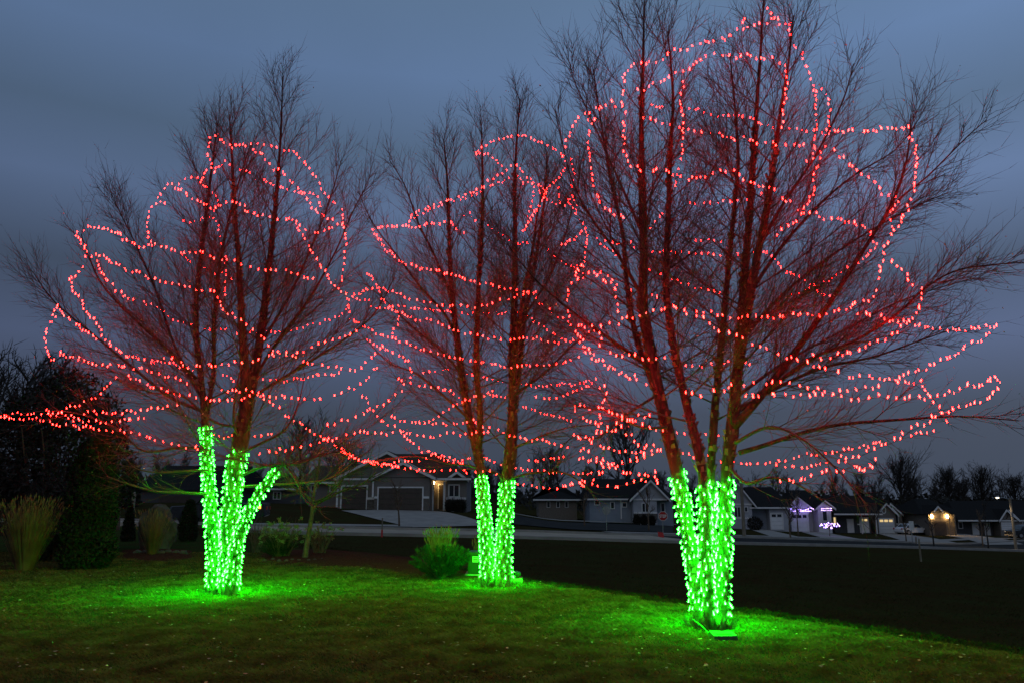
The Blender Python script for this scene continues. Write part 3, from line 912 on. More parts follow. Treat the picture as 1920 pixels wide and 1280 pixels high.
TREES = {}
TREES['L'] = birch('tall river birch with green wrapped stub leaning out of its trunk, beside the conifer hedge', 14.0, 416, 1112,
  [[(404, 1111, 22, 0), (399, 1000, 19, .05), (391, 900, 17, .1), (385, 800, 14, .15), (378, 720, 13, .2), (369, 640, 12, .25), (368, 560, 11, .3), (378, 470, 9, .3), (388, 390, 7, .3), (398, 310, 5, .3), (408, 232, 2.5, .3)],
   [(430, 1112, 30, -.1), (430, 1000, 27, -.1), (438, 900, 28, -.1), (450, 830, 30, -.1), (461, 750, 28, -.1), (456, 650, 17, -.2), (451, 560, 14, -.35), (447, 480, 11, -.5), (440, 400, 9, -.5), (436, 310, 6, -.5), (430, 215, 2.5, -.5)],
   [(463, 770, 22, -.1), (477, 700, 20, 0), (490, 620, 18, .15), (500, 540, 15, .2), (508, 470, 13, .25), (515, 400, 10, .3), (522, 320, 7, .3), (527, 240, 5, .3), (530, 145, 2.5, .3)],
   [(432, 1092, 22, -.25), (446, 1010, 17, -.4), (468, 955, 14, -.55), (492, 915, 12, -.65), (519, 876, 9, -.75)],
   [(385, 790, 9, .2), (400, 700, 9, .5), (402, 600, 8, .8), (415, 480, 7, .9), (440, 370, 5, 1.0), (470, 270, 2.5, 1.0)]],
  [[(368, 710, 9, .2), (330, 670, 8, -.1), (281, 625, 7, -.3), (200, 545, 5, -.5), (170, 490, 4, -.5), (152, 440, 2, -.5)],
   [(380, 770, 9, .1), (320, 745, 8, .3), (269, 705, 7, .4), (181, 632, 5, .5), (115, 578, 4, .5), (85, 545, 3, .5), (62, 510, 2, .5)],
   [(381, 745, 9, .1), (330, 655, 7, .6), (290, 540, 6, .8), (255, 460, 4, .9), (228, 405, 3, .9), (212, 370, 2, .9)],
   [(388, 842, 8, -.2), (340, 838, 6, -.5), (270, 845, 5, -.8), (215, 800, 4, -1.), (120, 770, 3, -1.2), (10, 778, 2, -1.3)],
   [(390, 925, 7, -.2), (345, 923, 6, -.5), (290, 920, 5, -.7), (235, 905, 4, -.9), (200, 892, 2.5, -1.0)],
   [(392, 880, 6, -.2), (350, 882, 5, -.3), (300, 885, 4, -.4), (262, 880, 3, -.5), (245, 870, 2, -.5)],
   [(450, 850, 8, -.3), (490, 830, 7, -.5), (525, 812, 6, -.6), (545, 790, 5, -.7), (560, 755, 3, -.7), (572, 700, 2, -.7)],
   [(455, 890, 7, -.3), (500, 872, 6, -.7), (560, 868, 5, -1.), (600, 853, 4, -1.2), (640, 845, 2, -1.3)],
   [(450, 912, 7, -.2), (500, 908, 6, 0.2), (560, 905, 5, .5), (620, 895, 4, .7), (670, 860, 2, .8)],
   [(519, 878, 6, -.75), (535, 873, 5, -.8), (555, 900, 4, -.9), (575, 940, 3, -1.), (600, 950, 2, -1.1)],
   [(470, 720, 9, 0), (520, 640, 7, -.3), (580, 560, 6, -.5), (630, 470, 4, -.6), (660, 400, 3, -.6), (690, 345, 2, -.6)],
   [(485, 650, 8, .1), (540, 560, 7, .3), (590, 450, 5, .5), (620, 370, 4, .5), (640, 300, 2, .5)],
   [(470, 745, 8, -.1), (560, 690, 7, -.4), (640, 640, 5, -.6), (700, 590, 4, -.7), (740, 520, 2, -.8)],
   [(455, 800, 7, -.2), (400, 790, 6, -.5), (340, 740, 5, -.8), (280, 735, 4, -1.0), (225, 700, 3, -1.1), (160, 690, 2, -1.2)],
   [(448, 820, 6, -.2), (438, 790, 6, -.4), (443, 730, 5, -.6), (455, 680, 3, -.8), (470, 640, 2, -.8)],
   [(385, 760, 8, .2), (350, 700, 7, .9), (300, 640, 5, 1.4), (250, 590, 3, 1.7), (190, 560, 2, 1.9)]],
  11, 2.3, 2.2, 30)
TREES['M'] = birch('middle river birch with slender forked stems and two wrapped trunks, by the green utility cabinet', 15.1, 930, 1098,
  [[(919, 1097, 26, 0), (911, 1000, 20, 0), (903, 900, 17, 0), (894, 840, 19, 0), (879, 780, 18, .05), (868, 715, 15, .1), (858, 640, 13, .15), (848, 560, 11, .2), (843, 480, 9, .25), (841, 400, 7, .3), (838, 330, 5, .3), (832, 262, 2.5, .3)],
   [(897, 850, 14, .0), (900, 770, 13, -.2), (893, 690, 12, -.4), (895, 600, 11, -.5), (898, 520, 9, -.6), (903, 440, 8, -.6), (905, 360, 6, -.6), (903, 240, 2.5, -.6)],
   [(942, 1097, 30, -.05), (946, 1000, 24, 0), (951, 900, 22, 0), (958, 840, 23, 0), (962, 750, 19, 0), (961, 660, 17, 0), (965, 560, 14, 0), (966, 460, 11, 0), (965, 360, 8, 0), (968, 280, 5, 0), (975, 185, 2.5, 0)],
   [(963, 770, 13, .1), (974, 690, 12, .4), (983, 600, 11, .6), (998, 520, 9, .7), (1012, 440, 7, .8), (1022, 360, 5, .8), (1026, 285, 2.5, .8)],
   [(962, 720, 10, -.1), (970, 630, 10, -.4), (985, 540, 8, -.6), (1000, 460, 6, -.8), (1008, 400, 4, -.8), (1030, 320, 2.5, -.9)]],
  [[(858, 640, 9, .1), (835, 590, 7, -.2), (790, 540, 6, -.4), (745, 480, 4, -.5), (700, 420, 3, -.5), (672, 360, 2, -.5)],
   [(848, 560, 8, .2), (815, 480, 6, .1), (785, 420, 5, 0), (760, 350, 3, -.1), (730, 300, 2, -.1)],
   [(866, 700, 8, .1), (820, 650, 6, .5), (770, 610, 5, .8), (720, 560, 3, 1.0), (680, 530, 2, 1.1)],
   [(885, 790, 7, 0), (830, 740, 6, -.4), (780, 700, 5, -.6), (730, 680, 3, -.8), (690, 640, 2, -.9)],
   [(898, 880, 7, 0), (880, 872, 5, -.3), (840, 868, 4, -.6), (780, 855, 3, -.9), (720, 860, 2, -1.0)],
   [(955, 900, 8, -.1), (968, 893, 6, -.4), (1000, 886, 5, -.7), (1050, 884, 4, -.9), (1085, 900, 3, -1.0), (1110, 920, 2, -1.)],
   [(945, 905, 7, -.2), (935, 888, 6, -.4), (905, 880, 4, -.6), (860, 878, 2, -.8)],
   [(962, 840, 7, 0), (985, 830, 6, -.4), (1020, 815, 5, -.6), (1070, 800, 3, -.8), (1130, 795, 2, -.9)],
   [(962, 740, 8, 0), (1020, 700, 6, .2), (1070, 650, 5, .4), (1110, 620, 3, .5), (1150, 570, 2, .6)],
   [(985, 590, 8, .5), (1030, 520, 6, .6), (1060, 440, 4, .7), (1080, 360, 3, .7), (1090, 300, 2, .7)]],
  23, 2.4, 2.0, 30)
TREES['R'] = birch('largest river birch with four wrapped trunks and long limb reaching out over the field', 10.5, 1332, 1176,
  [[(1313, 1176, 22.3, 0), (1300, 1060, 22.3, 0), (1275, 910, 23.5, 0), (1252, 810, 25.0, 0), (1233, 725, 25.2, 0), (1216, 640, 25.1, 0), (1205, 560, 22.0, 0), (1207, 480, 19.0, 0), (1205, 400, 18.9, 0), (1203, 300, 13.5, 0), (1203, 200, 9.9, 0), (1206, 100, 6.3, 0), (1208, 5, 2.7, 0)],
   [(1240, 760, 14.0, .1), (1213, 690, 14.4, .3), (1190, 620, 12.9, .45), (1174, 520, 10.6, .6), (1168, 440, 9.1, .7), (1150, 360, 8.1, .8), (1130, 250, 5.4, .9), (1112, 130, 2.7, .9)],
   [(1328, 1176, 21.2, -.1), (1324, 1050, 18.9, -.15), (1318, 900, 16.7, -.2), (1306, 830, 17.5, -.2), (1290, 770, 17.5, -.2), (1274, 700, 17.5, -.2), (1258, 620, 16.0, -.2), (1249, 540, 14.4, -.25), (1250, 460, 12.2, -.3), (1254, 380, 11.7, -.3), (1257, 280, 9.0, -.3), (1262, 180, 6.3, -.3), (1252, 60, 2.7, -.3)],
   [(1333, 1170, 17.9, .12), (1336, 1050, 16.7, .2), (1333, 900, 15.1, .3), (1338, 800, 16.3, .4), (1346, 710, 16.1, .5), (1355, 620, 15.2, .6), (1362, 540, 12.9, .65), (1370, 460, 10.6, .7), (1378, 380, 9.9, .7), (1384, 300, 8.1, .7), (1378, 200, 5.4, .7), (1368, 100, 2.7, .7)],
   [(1348, 1176, 22.3, -.05), (1357, 1050, 21.2, 0), (1361, 900, 21.2, .05), (1372, 815, 25.0, .05), (1381, 720, 23.7, .05), (1389, 620, 22.0, .05), (1396, 520, 18.2, .05), (1404, 420, 15.2, .05), (1411, 320, 14.4, .05), (1418, 210, 9.9, .05), (1426, 100, 6.3, .05), (1432, -10, 2.7, .05)],
   [(1384, 690, 19.8, 0), (1402, 580, 18.2, -.2), (1418, 490, 16.0, -.35), (1436, 400, 15.3, -.45), (1450, 310, 11.7, -.5), (1462, 220, 8.1, -.5), (1478, 120, 5.4, -.5), (1488, 30, 2.7, -.5)]],
  [[(1376, 800, 22, 0), (1420, 750, 19, -.2), (1475, 680, 17, -.35), (1530, 605, 14, -.5), (1580, 530, 12, -.6), (1628, 455, 9, -.65), (1670, 385, 7, -.7), (1700, 300, 5, -.7), (1708, 215, 2.5, -.7)],
   [(1628, 455, 7, -.65), (1680, 380, 6, -.8), (1740, 330, 4, -.9), (1810, 260, 3, -1.0), (1850, 225, 2, -1.)],
   [(1386, 848, 13, -.1), (1430, 835, 11, -.3), (1500, 812, 9, -.5), (1577, 795, 8, -.6), (1690, 786, 6, -.8), (1800, 780, 4, -.9), (1910, 788, 2.5, -1.)],
   [(1384, 770, 12, .1), (1450, 730, 10, .4), (1540, 690, 8, .7), (1640, 668, 6, .9), (1720, 640, 4, 1.0), (1800, 612, 2, 1.1)],
   [(1440, 730, 11, -.3), (1520, 672, 9, -.6), (1600, 640, 7, -.8), (1680, 590, 6, -1.), (1735, 540, 5, -1.1), (1802, 505, 4, -1.2), (1915, 492, 2, -1.3)],
   [(1390, 640, 11, 0), (1450, 570, 9, .3), (1530, 500, 7, .6), (1620, 440, 5, .8), (1700, 395, 4, .9), (1780, 360, 2, .9)],
   [(1400, 560, 11, 0), (1460, 470, 9, .2), (1530, 390, 7, .4), (1600, 330, 5, .5), (1680, 280, 3, .5), (1725, 220, 2, .5)],
   [(1420, 470, 10, -.3), (1470, 380, 8, -.5), (1530, 290, 6, -.7), (1580, 190, 4, -.8), (1600, 120, 2, -.8)],
   [(1385, 740, 10, .2), (1470, 680, 8, .9), (1580, 620, 6, 1.3), (1700, 560, 4, 1.5), (1830, 520, 2, 1.6)],
   [(1372, 880, 9, -.1), (1400, 905, 8, -.4), (1440, 895, 6, -.6), (1490, 905, 4, -.8), (1560, 950, 2, -1.)],
   [(1378, 830, 9, -.2), (1440, 800, 7, -.8), (1500, 820, 5, -1.2), (1560, 870, 4, -1.4), (1610, 925, 2, -1.5)],
   [(1222, 690, 11, 0), (1150, 640, 9, -.3), (1080, 590, 7, -.5), (1010, 530, 5, -.6), (960, 470, 3, -.7), (930, 420, 2, -.7)],
   [(1206, 560, 10, 0), (1160, 480, 8, -.3), (1110, 410, 6, -.5), (1070, 330, 4, -.6), (1040, 200, 2, -.6)],
   [(1205, 440, 9, 0), (1170, 360, 7, .3), (1130, 270, 5, .5), (1080, 160, 3, .6), (1068, 120, 2, .6)],
   [(1250, 800, 8, -.1), (1200, 800, 6, -.4), (1140, 770, 5, -.7), (1080, 760, 3, -.9), (1030, 720, 2, -1.)],
   [(1232, 740, 8, 0), (1170, 780, 6, .4), (1120, 820, 5, .7), (1080, 815, 3, .9), (1040, 850, 2, 1.)]],
  37, 2.5, 1.85, 32)

# ================================================================== LIGHT STRINGS
def bulb_mesh(name, mat, r, L):
    b = MB()
    b.lathe([(r*.55, 0), (r, L*.28), (r*.86, L*.6), (r*.35, L*.93)], 6)
    me = b.mesh(name, mat, True)
    return me
RED_BULB = bulb_mesh('bulb', MT['red'], 0.0064, 0.036)
def led_mesh(name, r, L):
    # hanging LED: narrow top at the wire, clear lens pointing down that throws most of the light
    b = MB()
    b.lathe([(r*.5, -L), (r, -L*.96), (r*.92, -L*.66), (r*.6, -L*.30), (r*.35, 0)], 7)
    me = b.mesh(name, MT['green'], True)
    me.materials.append(MT['green_tip'])
    for f in me.polygons:
        if f.center.z < -L*.95: f.material_index = 1
    return me
GREEN_BULB = led_mesh('bulb', 0.0105, 0.044)
def place_bulb(me, pos, root, rnd, tilt=0.35, out=None):
    o = bpy.data.objects.new('bulb', me)
    COL.objects.link(o)
    o.parent = root
    w = WORLD[root.name]
    o.location = (pos[0]-w[0], pos[1]-w[1], pos[2]-w[2])
    o.rotation_euler = (rnd.uniform(-tilt, tilt), rnd.uniform(-tilt, tilt), rnd.uniform(0, 6))
    if out is not None:      # lens leans away from the bark
        dn = Vector((out.x*.35+rnd.uniform(-.3, .3), out.y*.35+rnd.uniform(-.3, .3), -1)).normalized()
        o.rotation_euler = (-dn).to_track_quat('Z', 'Y').to_euler()
    s = rnd.uniform(.66, 1.18)
    o.scale = (s, s, s*rnd.uniform(.85, 1.2))
    return o
def rest_bulbs(me, poss, root, mat, rnd):
    b = MB()
    base_v = [tuple(v.co) for v in me.vertices]; base_f = [tuple(p.vertices) for p in me.polygons]
    for p in poss:
        k = len(b.v)
        b.v += [(v[0]+p[0], v[1]+p[1], v[2]+p[2]) for v in base_v]
        b.f += [tuple(i+k for i in f) for f in base_f]
    o = b.build('bulbs', mat, root, smooth_=True, kind='stuff')
    if len(me.materials) > 1:
        o.data.materials.append(me.materials[1])
        mi = [f.material_index for f in me.polygons]*len(poss)
        o.data.polygons.foreach_set('material_index', mi)
    return o
def flat(s): 
    a = [float(q) for q in s.replace(',', ' ').split()]
    return list(zip(a[0::2], a[1::2]))
def red_string(label, tree, polys, D, Xc, R, zmid, seed, spacing=0.125):
    """polys: 'side: x,y x,y ...' pixel traces; the string lies on the near or far side of the crown"""
    rnd = random.Random(seed)
    wires, bulbs = [], []
    for s in polys:
        side = -1.0
        if s[0] == '>': side = 1.0; s = s[1:]
        depth = rnd.uniform(.35, .8)
        q = flat(s)
        pts = []
        for i, (x, y) in enumerate(q):
            p = P(x, y, D)
            m = math.sqrt(max(0.0, 1-min(1.0, abs(p.x-Xc)/R)**2))
            fz = 1-0.55*smooth(zmid+.5, 9.3, p.z)
            off = side*depth*R*m*fz*0.8
            pts.append(P(x, y, D+off))
        # little sag and wobble between the traced points
        fine = []
        for i in range(len(pts)-1):
            L = (pts[i+1]-pts[i]).length; n = max(1, int(L/.06))
            sag = min(.05, .06*L)
            for k in range(n):
                t = k/n
                c = pts[i].lerp(pts[i+1], t)
                c.z -= sag*4*t*(1-t)*.5
                fine.append(c)
        fine.append(pts[-1])
        wires.append(fine)
        acc = rnd.uniform(0, spacing)
        for i in range(len(fine)-1):
            L = (fine[i+1]-fine[i]).length
            while acc <= L:
                c = fine[i].lerp(fine[i+1], acc/L if L else 0)
                c = c+Vector((rnd.uniform(-.018, .018), rnd.uniform(-.03, .03), rnd.uniform(-.022, .022)))
                bulbs.append(c)
                acc += spacing*rnd.uniform(.55, 1.45)
            acc -= L
    root = thing('red_light_string', tuple(wires[0][0]), label, 'string lights', 'red light strings in the birch crowns')
    w = MB()
    for f in wires: w.tube(f[::2]+[f[-1]], [.0028]*(len(f[::2])+1), 3, cap=False)
    w.build('wire', MT['wire'], root)
    for c in bulbs[:300]: place_bulb(RED_BULB, c, root, rnd)
    if len(bulbs) > 300: rest_bulbs(RED_BULB, bulbs[300:], root, MT['red'], rnd)
    print('STRING', label, len(bulbs))
    return root
XL, XM, XR = P(450, 700, 14.0).x, P(925, 700, 15.1).x, P(1340, 700, 10.5).x
SL_top = [
 '397,253 412,262 427,272 445,273 462,275 480,273 502,274 524,280 548,282 556,290 565,300 575,312 588,330 597,343 605,360 618,372 628,382 640,392 642,405 645,425 648,440 650,455 648,475 647,492 643,510 640,525 630,534',
 '425,281 440,276 455,275 470,275 482,287 492,291 502,308 515,320 527,322 535,332 552,345 562,360 575,375 585,390 600,400 607,407 620,412 640,425',
 '>403,318 425,305 433,315 445,318 470,325 480,335 493,338 501,345 515,350 527,353 540,360 562,362 580,363 595,368 606,404',
 '397,253 390,270 388,290 395,302 402,310 404,322 398,330',
 '403,315 386,320 376,344 386,352 372,335 355,332 345,338 330,345 318,345 310,355 300,367 296,380 308,384 290,385 278,398 274,415 275,435 280,452 288,460 298,458',
 '>385,352 400,365 408,372 410,385 405,400 400,392 392,388',
 '320,345 330,355 345,363 360,372 375,378 390,388 410,392 425,382 442,380 458,388 463,400 482,405 497,405 512,412 525,412 540,415 555,412 560,425 575,430 590,435 605,438 612,432 625,430',
 '>340,412 353,417 370,415 395,404 410,420 412,440 417,460 420,478 423,505 421,530 422,555',
 '298,458 310,465 325,472 340,478 353,475 365,480 375,473 390,480 405,490 420,487 438,490 455,498 475,505 490,508 515,507 535,510 553,515 567,520 580,522 590,523',
 '>340,478 352,490 362,493 375,500 388,507 400,515 420,512 440,530',
 '541,411 555,418 561,432 572,447 580,464 589,479 602,500 611,511 617,524 630,536 639,549 652,557',
]
SL_mid = [
 '162,495 164,477 162,469 154,463 152,449 141,441 150,436 157,432 165,426 175,427 183,430 197,431 210,437 217,437 227,442 230,450 240,452 250,453 258,461 272,465 288,462',
 '172,482 180,493 187,502 190,513 200,523 207,528 212,540 217,547 225,548 235,557 250,562 260,558',
 '>262,560 275,573 288,573 297,578 305,583 322,597 340,603 355,607 372,615 395,620 415,618 430,620 445,625 470,622 495,622 517,623 545,622 574,610 592,607 608,602 630,596 645,586 652,574 652,555',
 '175,475 197,482 207,495 222,498 232,503 243,511 257,510 270,520 285,523 297,528 310,533 322,533 337,535 350,540 365,543 375,545 390,547 402,550 410,558 415,573 420,585 433,589 449,602 463,611 480,625 497,636 502,649 514,655 514,667 542,664 552,671 571,678 586,682 611,688 624,686 642,692 658,696 671,691 683,686 692,674 702,669 711,658 717,646',
 '162,495 155,502 147,515 140,522 128,525 132,530 137,545 145,555 152,565 157,575 162,587 173,598 183,613 192,628 205,647 220,657 232,667 245,670 262,672 277,675 292,675 310,672 335,680 350,690 365,687 385,685 403,688 420,683 440,682 465,680 490,671 510,665 530,660 548,664 567,661 585,652 600,645 620,640 640,635 655,627 668,622',
 '107,575 98,585 103,597 95,605 90,620 82,628 86,645 88,660 93,672 100,677 107,668 115,662 125,668 140,672 155,673 170,680 188,685 200,685 212,683 225,687 240,690 255,690 270,693 290,700 305,707 320,707 335,715 343,717 362,722',
 '107,575 119,590 135,600 147,612 160,622 172,631 183,640',
 '>240,668 260,674 285,680 310,680 335,688 350,695 360,697 400,700 415,700 440,715 455,720',
 '>492,714 511,714 542,715 560,710 570,710 592,704 620,704 640,700',
]
SL_low = [
 '237,702 250,713 260,714 270,718 278,725 290,731 303,727 312,737 322,738 335,743 352,743 372,750 385,748 395,752 403,747 420,753 440,752 455,748 475,737 490,740 500,748 515,745 530,742 545,747 560,750 575,750 605,748',
 '220,705 217,712 208,720 200,727 190,738 183,742 172,750 160,755 147,760 135,763 125,768 118,773 105,777 90,778 75,775 60,777 45,777 30,775 12,780 3,781 15,783 30,786 42,788 52,785 62,783 75,790 85,790 100,793 107,797 125,797 138,800 145,803 155,800 170,800 178,808 195,807 210,808 220,805 235,810 250,813 263,815 272,815 287,823 302,827 322,833 340,838 360,840 380,842',
 '80,765 95,770 105,780 117,777 130,778 140,787 155,785 160,775 172,770 185,777 205,775 215,776 230,775 240,768 250,775 265,768 280,767 305,765 320,763 335,760',
 '120,785 135,787 150,788 160,790 175,790 190,792 205,793 220,793 230,788 245,785 265,785 273,787',
 '405,728 424,733 440,732 455,735 465,731 483,739 495,749 502,755 517,763 527,767 533,778 545,781 550,792 564,796 575,803 588,817 599,817 608,824 622,824 625,832',
 '477,850 508,849 524,846 552,839 580,836 599,830 608,827 625,822 642,819 661,813 689,810 714,816 733,813 755,811',
 '600,802 624,795 636,792 655,785 680,777 692,767 711,763 724,758 733,747 745,741 755,736',
 '711,685 699,696 685,714 671,725 655,730 640,740 625,743',
 '>400,817 420,820 440,816 470,820 490,817 515,812',
]
SM_top = [
 '699,431 710,428 728,425 750,428 765,425 790,427 800,420 815,422 830,420 845,415 850,428 865,435 877,437',
 '699,433 706,442 717,457 725,470 735,478 745,487 752,493 765,497 775,502 790,505 800,508 815,510 830,510 835,515 850,517 860,520 873,527 893,528 900,532 912,533 920,533 927,538 938,540 945,545 962,540 980,548 998,552 1010,568 1028,582 1041,591 1055,597 1068,604',
 '760,430 765,415 775,402 790,395 805,390 815,385 830,380 845,375 860,370 872,365 885,362 895,355 910,350 918,340 930,335 940,325 948,320 958,313 970,313 977,320 982,330 995,340 1005,345 1015,352 1025,365',
 '>770,412 785,404 800,396 820,388 840,382 858,376 876,370 890,366 905,358 922,350 940,342 955,336 966,332 980,340 985,352',
 '892,288 900,282 910,277 920,267 930,265 937,263 955,258 970,255 985,258 1001,264 1010,268 1025,272 1040,280 1052,287 1057,298 1060,310 1055,322 1048,335 1035,345 1028,352 1020,365 1013,380 1008,392 1000,402 993,415 985,425 980,435',
 '892,290 908,290 920,292 928,300 935,305 942,315',
 '>863,405 880,400 885,412 897,415 910,418 917,425 927,430 935,437 942,440 945,452 955,453 975,460 983,455 1000,460 1015,465 1020,465 1032,475 1042,482 1058,495 1062,500 1080,500 1088,492',
 '1070,300 1075,315 1077,330 1073,340 1072,355 1075,370 1080,385 1080,400 1085,412 1095,425 1100,435 1100,450 1098,470 1097,490 1093,500 1093,515 1095,525',
 '1045,350 1047,365 1050,375 1050,385 1058,388 1065,380 1068,370 1072,385 1079,400',
 '>1000,360 1000,372 995,390 990,402 988,412',
 '1095,430 1085,443 1072,452 1060,458 1048,462',
 '1025,360 1018,374 1012,386 1006,396 998,408 990,420 983,430',
 '>985,340 1000,348 1012,360 1020,372 1030,380 1042,384 1050,378',
]
SM_mid = [
 '655,558 674,552 686,544 699,539 711,539 733,547 755,555 774,563 789,566 811,569 829,573 854,575 883,576 908,575 926,568 944,563 958,561 976,552 1005,548',
 '658,558 692,564 696,577 727,580 755,588 777,599 805,600 825,609 847,618 868,625 890,630 908,634 929,635 954,638 985,634 1012,634 1023,640 1035,644 1050,643 1068,636',
 '688,514 699,521 702,533 711,542 717,561 727,574 742,577 749,592 747,605 739,620 733,627 728,633',
 '>742,575 758,577 783,581 804,581 825,584 854,586 883,589 915,588 944,589 962,589 980,584 990,593 1001,604 1016,611 1026,618 1044,629 1059,638 1069,643',
 '652,557 655,574 658,599 674,608 689,616 703,624 714,628 727,633 752,641 764,646 780,652 799,658 821,664 843,669 865,675 886,679 908,681 926,684 954,688 987,688 1012,685 1037,682 1059,679 1080,674 1091,669',
 '686,630 697,644 717,652 727,658 739,664 755,669 767,680 771,696 771,717 760,721 744,708',
 '>777,703 800,699 821,695 843,692 868,697 893,704 915,710 936,713 954,717 983,720 1008,726 1026,724 1051,719 1077,723 1098,717 1120,710',
 '780,721 800,726 821,728 847,736 872,751 897,744 918,737 933,733',
 '872,751 854,758 843,767 829,778 811,787 796,791 774,791 758,789 742,785 728,778',
 '>918,742 944,745 958,755 976,762 994,767 1012,773 1037,780 1059,786 1080,788',
 '998,746 1023,748 1044,748 1066,740 1084,728 1102,724 1116,717',
]
SM_low = [
 '674,739 689,747 692,764 705,777 717,792 736,799 755,808 757,819 767,826 782,836 790,845 802,849 815,854 830,862 850,865 872,870',
 '774,789 796,795 811,796 829,794 854,796 868,793 886,787 904,800 915,803 933,807 951,816 976,823 994,827 1012,825 1034,829 1052,836 1066,839',
 '755,811 767,812 790,819 810,820 830,814 843,811 872,816 897,812 926,812',
 '625,832 650,849 665,859 682,866 702,869 722,869 740,874 755,879 772,879 790,882 810,885 830,882 842,880 862,882 887,886 915,879 933,888',
 '645,852 658,858 670,860 680,868 695,866 710,872 725,870 740,878 748,875',
 '640,846 656,853 672,862 690,868 706,867 720,872 736,873',
 '740,865 765,866 782,865 797,859 815,854 822,857 843,864 865,866 877,872',
 '>800,846 822,852 843,860 879,861 904,857 919,864 940,870 962,875 987,881 1008,882 1030,886 1052,886 1080,888 1105,886 1123,886',
 '990,866 1012,863 1034,861 1059,855',
 '967,904 987,909 1008,913 1030,915 1062,913 1080,908 1098,900',
]
SR_low_left = [
 '1243,810 1237,805 1223,804 1208,799 1195,795 1186,790 1173,787 1162,781 1151,777 1140,772 1126,767 1112,765 1096,765 1086,761 1075,763 1077,768 1081,772 1088,781 1096,787 1109,789 1119,792 1131,799 1144,802',
 '1221,778 1210,781 1203,778 1190,788 1179,792 1166,798 1158,807 1140,805 1129,809 1120,814 1114,821 1103,822 1094,824 1085,823 1077,820 1073,812',
 '1116,726 1136,726 1134,742 1131,760 1127,775 1125,789 1118,806 1112,828 1101,833 1094,839 1083,846',
 '1168,811 1182,816 1188,830 1201,837 1212,839 1221,839 1230,834',
 '>1118,834 1133,839 1144,843 1162,847 1175,848 1186,850 1195,850 1205,848',
 '1149,872 1166,871 1179,868 1193,863 1208,858 1223,854 1234,847 1239,841 1236,835',
 '1101,847 1109,851 1120,857 1131,862 1142,873 1138,881 1123,886 1116,896 1101,902 1090,911',
 '1085,858 1096,862 1109,866 1123,870 1140,872 1158,881 1171,885 1186,890 1204,890 1219,889 1228,883 1232,896 1233,907 1232,900 1229,888',
 '1062,913 1077,907 1094,909 1112,909 1129,913 1147,912 1162,912 1173,909 1188,906 1199,902 1212,900 1217,890',
 '1190,862 1200,860 1210,855 1205,850 1215,852 1222,846 1216,842 1206,838',
 '1150,805 1156,800 1160,795 1168,790 1165,783',
 '1128,884 1136,878 1142,872 1148,870 1152,874',
]
SR_left = [
 '1095,525 1077,520 1069,534 1066,554 1062,573 1066,591 1071,609 1077,624 1073,631 1084,642 1095,652 1105,667 1116,676 1127,683 1141,690 1156,697 1174,706 1192,712 1206,717 1215,724',
 '1078,628 1090,640 1102,655 1112,666 1124,676 1138,683 1150,692 1165,699 1180,706 1190,708',
 '1101,510 1115,518 1125,528 1135,532 1147,532 1152,546 1156,565 1160,585',
 '>1110,511 1127,516 1142,524 1162,539 1175,545 1195,549 1207,552 1225,555 1236,560',
 '1082,610 1097,614 1110,614 1122,614 1135,610 1148,606 1160,607 1172,597 1185,601 1195,595 1210,587 1227,587 1241,585 1255,580 1267,575 1277,585 1293,589 1301,588 1321,589 1332,589 1346,593 1363,596 1385,596 1405,596 1420,598 1435,597 1448,599 1472,593 1502,589 1532,591 1570,586 1592,580',
 '1125,616 1126,635 1126,652 1122,660',
 '>1097,629 1110,622 1122,616',
 '>1115,451 1125,450 1140,454 1150,457 1165,457 1180,456 1192,466 1220,471 1232,474 1247,474 1262,472 1277,475 1305,478 1321,475 1334,481 1363,480 1376,474 1393,480 1419,471 1436,475 1447,480 1456,488 1463,501 1474,511 1487,516 1498,525 1512,527 1529,546 1555,559 1562,567',
 '>1125,458 1137,467 1147,471 1160,481 1169,482',
 '>1195,495 1200,501 1222,511 1234,514 1242,520 1265,527 1276,532 1296,537 1310,541 1324,544 1349,553 1369,557',
 '1136,664 1153,664 1166,668 1182,667 1193,668 1204,672 1228,676 1250,672',
 '1093,500 1085,505 1080,510 1078,518 1090,505 1095,495',
 '>1281,687 1300,685 1319,687 1337,685 1364,681 1394,681 1420,681',
]
